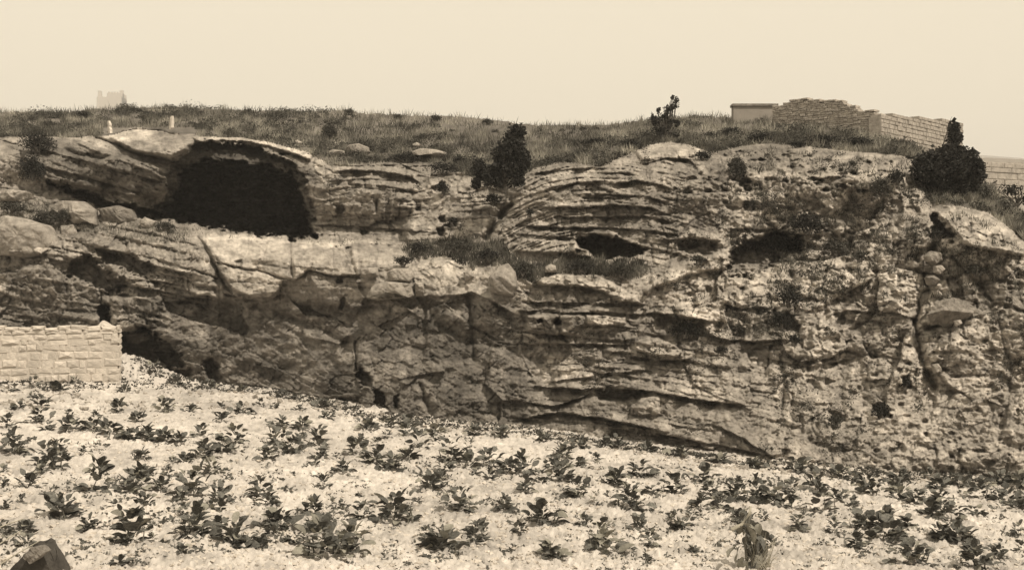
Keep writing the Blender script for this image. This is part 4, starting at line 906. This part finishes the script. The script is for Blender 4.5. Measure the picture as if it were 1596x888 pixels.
while len(CR) < 240 and tries < 6000:
    tries += 1; u_ = RX.uniform(-20, 1616); v_ = 600 + 285 * RX.rand() ** 1.25; b_ = np.interp(u_, [-150, 200, 400, 560, 830, 1200, 1600], [606, 596, 606, 644, 678, 728, 752])
    if v_ < b_ or v_ > 868 - 10 * RX.rand(): continue
    if vn(np.array([u_ / 75]), np.array([v_ / 26]), 55)[0] < .42: continue
    if any(abs(u_ - c[0]) < (c[2] + 16) * .42 and abs(v_ - c[1]) < 10 for c in CR): continue
    w_ = RX.uniform(14, 30) * (1 + (v_ - 600) / 420); CR.append((int(u_), int(v_), w_, w_ * RX.uniform(.45, .9), .1))
made = []
for i, c in enumerate(CR):
    made.append((crop(c[0], c[1], c[2], c[3], 300 + i, c[4] if len(c) > 4 else .14), c))
# a label that singles each out: its band of the field and its count along it
bands = [(820, 999, 'nearest'), (780, 820, 'second'), (745, 780, 'third'), (715, 745, 'fourth'), (690, 715, 'fifth'), (660, 690, 'sixth'), (0, 660, 'farthest')]
for lo, hi, nm in bands:
    row = sorted([x for x in made if lo <= x[1][1] < hi], key=lambda x: x[1][0])
    for k, (o, c) in enumerate(row):
        sz = 'big' if c[2] >= 56 else ('middling' if c[2] >= 36 else 'small'); fl = 'pale-leaved' if len(c) > 4 and c[4] >= .3 else 'dark broad-leaved'
        sh = ' upright' if c[3] > .85 * c[2] else (' sprawling' if c[3] < .5 * c[2] else '')
        tag(o, f'{sz}{sh} {fl} crop plant, {ORD[k]} from left in the {nm} row', 'plant', 'crop plants in the field')
# tall withered plant at the front right of centre
wp = empty('withered_plant', gpt(1170, 884)); tag(wp, 'tall withered plant with hanging dry leaves and a pale bent stalk, in the foreground', 'plant')
R = random.Random(9); m_ = wp.location.y / F
pts = [Vector(((-30 + 0) * m_, 0, 62 * m_)), Vector((-14 * m_, 0, 70 * m_)), Vector((-2 * m_, 0, 86 * m_)), Vector((0, 0, 98 * m_)), Vector((-8 * m_, .02, 92 * m_))]
v, f = tube(pts, .035, .02, 6); mesh_np('bent_stalk', v, f, M['dry'], wp)
v, f = tube([Vector((-4 * m_, 0, -.1)), Vector((-8 * m_, 0, 40 * m_)), Vector((-2 * m_, 0, 84 * m_))], .03, .02, 6); mesh_np('stem', v, f, M['stem'], wp)
for k in range(30):
    z_ = R.uniform(8, 82); L = R.uniform(14, 30) * m_
    link('leaf', R.choice(LM if R.random() < .3 else LP), wp, (R.uniform(-22, 16) * m_, R.uniform(-.12, .12), z_ * m_), (R.uniform(-.6, .6), R.uniform(.3, 1.3), R.uniform(0, 6.28)), (L, L * .7, L))
for k in range(70):
    a = R.uniform(.2, 2.6) ; L = R.uniform(30, 62) * m_; b0 = Vector((R.uniform(-4, 30) * m_, R.uniform(-.1, .1), 0)); e = b0 + Vector((math.cos(a) * L * .6, R.uniform(-.2, .2), math.sin(a) * L))
    v, f = tube([b0, b0.lerp(e, .5) + Vector((0, 0, .03)), e], .006, .002, 4); mesh_np('dry_blade', v, f, M['dry'], wp)

# field stones (stuff) and dry litter
def litter(n, lo, hi, seed, m, name, label, vr, cat, flat=.6):
    R = np.random.RandomState(seed); u = R.uniform(-400, 2000, n); v = vr[0] + (vr[1] - vr[0]) * R.rand(n) ** .75
    base = np.interp(u, [-150, 200, 400, 560, 830, 1200, 1600, 1750], [598, 588, 598, 634, 668, 718, 745, 755]); v = np.maximum(v, base + R.rand(n) * 20)
    Y = ground_Y(u, v); x = (u - UC) / F * Y; z = ground_h(x[None], Y[None])[0]
    s = lo + (hi - lo) * R.rand(n) ** 3
    oc = np.array([(1, 0, 0), (-1, 0, 0), (0, 1, 0), (0, -1, 0), (.6, .6, .75), (-.6, .5, .8), (0, -.7, .7), (0, 0, -.5)])
    of = np.array([(0, 2, 4), (2, 1, 5), (1, 3, 6), (3, 0, 6), (0, 4, 6), (4, 5, 6), (5, 1, 6), (2, 5, 4), (2, 0, 7), (1, 2, 7), (3, 1, 7), (0, 3, 7)])
    a = R.rand(n) * 6.28; ca, sa = np.cos(a), np.sin(a)
    jit = 1 + .35 * R.randn(n, 8, 1) * .7; V0 = oc[None] * jit * s[:, None, None] * np.array([1, .75, flat])
    X_ = V0[..., 0] * ca[:, None] - V0[..., 1] * sa[:, None] + x[:, None]; Y_ = V0[..., 0] * sa[:, None] + V0[..., 1] * ca[:, None] + Y[:, None]; Z_ = V0[..., 2] + z[:, None]
    V_ = np.stack([X_, Y_, Z_], -1).reshape(-1, 3); F_ = (of[None] + 8 * np.arange(n)[:, None, None]).reshape(-1, 3)
    o = mesh_np(name, V_, F_, m, None, False); tag(o, label, cat, kind='stuff')
litter(26000, .012, .075, 1, M['stone'], 'field_stones', 'countless pale stones strewn over the field', (600, 900), 'stones')
litter(1500, .05, .15, 2, M['rock'], 'field_rubble', 'larger pale rubble scattered along the foot of the cliff', (590, 640), 'stones', .8)
def sprigs(n, seed, h, m, name, label, vr, strip=None):
    R = np.random.RandomState(seed); u = R.uniform(-100, 1700, n); v = vr[0] + (vr[1] - vr[0]) * R.rand(n) ** .7
    base = np.interp(u, [-150, 200, 400, 560, 830, 1200, 1600, 1750], [604, 592, 600, 636, 670, 720, 746, 756])
    if strip: v = base + R.rand(n) ** 1.6 * strip
    else: v = np.maximum(v, base + 3)
    k = vn(u / 38, v / 16, 301 + seed) > (.30 if strip else .56); u, v = u[k], v[k]; n = len(u)
    Y = ground_Y(u, v); x = (u - UC) / F * Y; z = ground_h(x[None], Y[None])[0]; P_ = []
    c = np.repeat(np.stack([x, Y, z], -1), 7, 0); c = c + R.randn(len(c), 3) * np.array([.5, .5, .25]) * h; c[:, 2] = np.maximum(c[:, 2], np.repeat(z, 7) + .01)
    v_, f_ = leaves_np(c, h * np.ones(len(c)) * .75, R, .5, .3); o = mesh_np(name, v_, f_, m, None, False); tag(o, label, 'weeds', kind='stuff')
sprigs(4200, 11, .075, M['leaf'], 'field_weeds', 'tiny weeds and leaf litter scattered over the field', (600, 888))
sprigs(2600, 13, .13, M['leaf'], 'field_undergrowth', 'small grey leafy growth between the crop plants', (606, 870))
sprigs(3000, 12, .12, M['shrub_mid'], 'foot_weeds', 'low weeds along the foot of the cliff', (0, 0), 14)

# foreground slab in the bottom left corner
b = gpt(60, 896); sl_ = empty('tilted_slab', b); tag(sl_, 'dark pointed rock at the bottom left corner with a thin stick leaning on it', 'rock')
m_ = b.y / F
poly = [(-100,60),(-70,20),(-12,-38),(-2,-50),(6,-46),(22,-14),(40,30),(30,70)]
V_ = []; F_ = []
for k, (yy, s, dz) in enumerate(((-.12, .97, -.01), (.02, 1, 0), (.35, .93, .02))):
    for (a, c) in poly: V_.append((a * s * m_ + (.03 * k), yy, -c * s * m_ + dz))
n = len(poly)
for k in range(2): F_ += [(k * n + i, k * n + (i + 1) % n, (k + 1) * n + (i + 1) % n, (k + 1) * n + i) for i in range(n)]
me = bpy.data.meshes.new('slab'); me.from_pydata(V_, [], F_ + [tuple(range(n))[::-1], tuple(range(2 * n, 3 * n))])
bm = bmesh.new(); bm.from_mesh(me); bmesh.ops.triangulate(bm, faces=bm.faces[:])
for _ in range(4): bmesh.ops.subdivide_edges(bm, edges=bm.edges[:], cuts=1)
bm.normal_update(); A = np.array([v.co[:] for v in bm.verts])
d = .05 * fbm(A[:, 0] * 4 + A[:, 1] * 3 + 20, A[:, 2] * 4 + A[:, 1] * 2 + 20, 5, 270, .6)
for v, q in zip(bm.verts, d): v.co += v.normal * float(q)
bm.to_mesh(me); bm.free(); me.materials.append(M['rock_dark']); link('slab', me, sl_)
rk = rock('loose_flake', [(36,868),(48,852),(70,848),(80,856),(66,868),(48,878)], .08, M['rock_grey'], 0.25, 77, Y=b.y, parent=None); tag(rk, 'grey flake of stone lying on the dark pointed rock', 'rock')
for k, (a, c) in enumerate((((-8, 884), (62, 842)), ((-8, 852), (34, 826)), ((-12, 826), (36, 808)))):
    p0 = P(a[0], a[1], b.y - .3); p1 = P(c[0], c[1], b.y - .1); v, f = tube([p0, p0.lerp(p1, .5) + Vector((0, 0, .01)), p1], .010, .007, 5)
    o = mesh_np('dry_stick', v, f, M['dry']); tag(o, ['long straight dry stick leaning over the dark corner rock', 'dry stick second above the dark corner rock', 'short upper dry stick at the bottom left edge'][k], 'stick')

# scrub on the hill slope: clumps of fine leaves
R_ = np.random.RandomState(77); nC = 2600
cu_ = R_.uniform(-80, 1680, nC); s_, c_ = np.interp(cu_, *zip(*SKY)), np.interp(cu_, *zip(*CREST)); cv_ = s_ + 1 + R_.rand(nC) ** np.where(((cu_ > 540) & (cu_ < 1010)) | ((cu_ > 1080) & (cu_ < 1380)), .45, 1.0) * (c_ - s_ - 1)
k = (vn(cu_ / 40, cv_ / 9, 79) > .42) & ~((cu_ > 158) & (cu_ < 305) & (cv_ > 197)); cu_, cv_ = cu_[k], cv_[k]; parts = []
for a, b in zip(cu_, cv_):
    Y = Yat(a, b); q = R_.randn(70, 3); q /= np.linalg.norm(q, axis=1)[:, None]; q[:, 2] = abs(q[:, 2])
    parts.append(q * (R_.rand(70, 1) ** .5) * np.array([.42, .4, .26]) * (R_.uniform(.3, 1.1) + .9 * (R_.rand() < .12)) + np.array(P(a, b, Y)))
v_, f_ = leaves_np(np.concatenate(parts), np.full(70 * len(parts), .075), R_, .3, .3)
tag(mesh_np('hill_scrub', v_, f_, M['shrub_mid'], None, False), 'low dark scrub mixed into the dry grass of the hilltop', 'scrub', kind='stuff')

# ------------------------------------------------------------------ summer haze in the valley air
hv, hf = box_np((-2600, -2200, -12), (2600, 2600, 262))
hz = bpy.data.materials.new('haze'); hz.use_nodes = True; t = hz.node_tree; t.nodes.clear()
pv_ = t.nodes.new('ShaderNodeVolumePrincipled'); pv_.inputs['Density'].default_value = 0.0005; pv_.inputs['Color'].default_value = (.95, .93, .90, 1)
oo = t.nodes.new('ShaderNodeOutputMaterial'); t.links.new(pv_.outputs[0], oo.inputs['Volume'])
tag(mesh_np('haze', hv, hf, hz, None, False), kind='stuff')

# scrub caught in the hollows of the crumbly face
R_ = np.random.RandomState(78); uu = R_.uniform(480, 1640, 9000); vv = R_.uniform(235, 745, 9000)
ii_ = ((vv - vs[0]) / STEP).astype(int); jj_ = ((uu - us[0]) / STEP).astype(int)
w_ = (.95 * mR + .35 * mC + .30 * mF + .35 * mH + .15 * mD)[ii_, jj_]; base = np.interp(uu, [480, 560, 830, 1200, 1600], [600, 620, 655, 705, 735])
k = (vn(uu / 34, vv / 26, 88) * .7 + .3 * vn(uu / 8, vv / 8, 89) > .64) & (R_.rand(9000) < w_ * np.clip(1.3 - (vv - 235) / 480, .25, 1)) & (vv > np.interp(uu, *zip(*CREST)) + 4) & (vv < base)
parts = []
for a, b in zip(uu[k], vv[k]):
    q = R_.randn(34, 3); parts.append(q * np.array([.10, .10, .085]) * R_.uniform(.6, 1.9) + np.array(P(a, b, Yat(a, b) - .06)))
v_, f_ = leaves_np(np.concatenate(parts), np.full(34 * len(parts), .06), R_, .2, .3)
tag(mesh_np('crag_scrub', v_, f_, M['shrub_mid'], None, False), 'small dark weeds caught in the hollows of the rock face', 'weeds', kind='stuff')
print('crag clumps', k.sum())
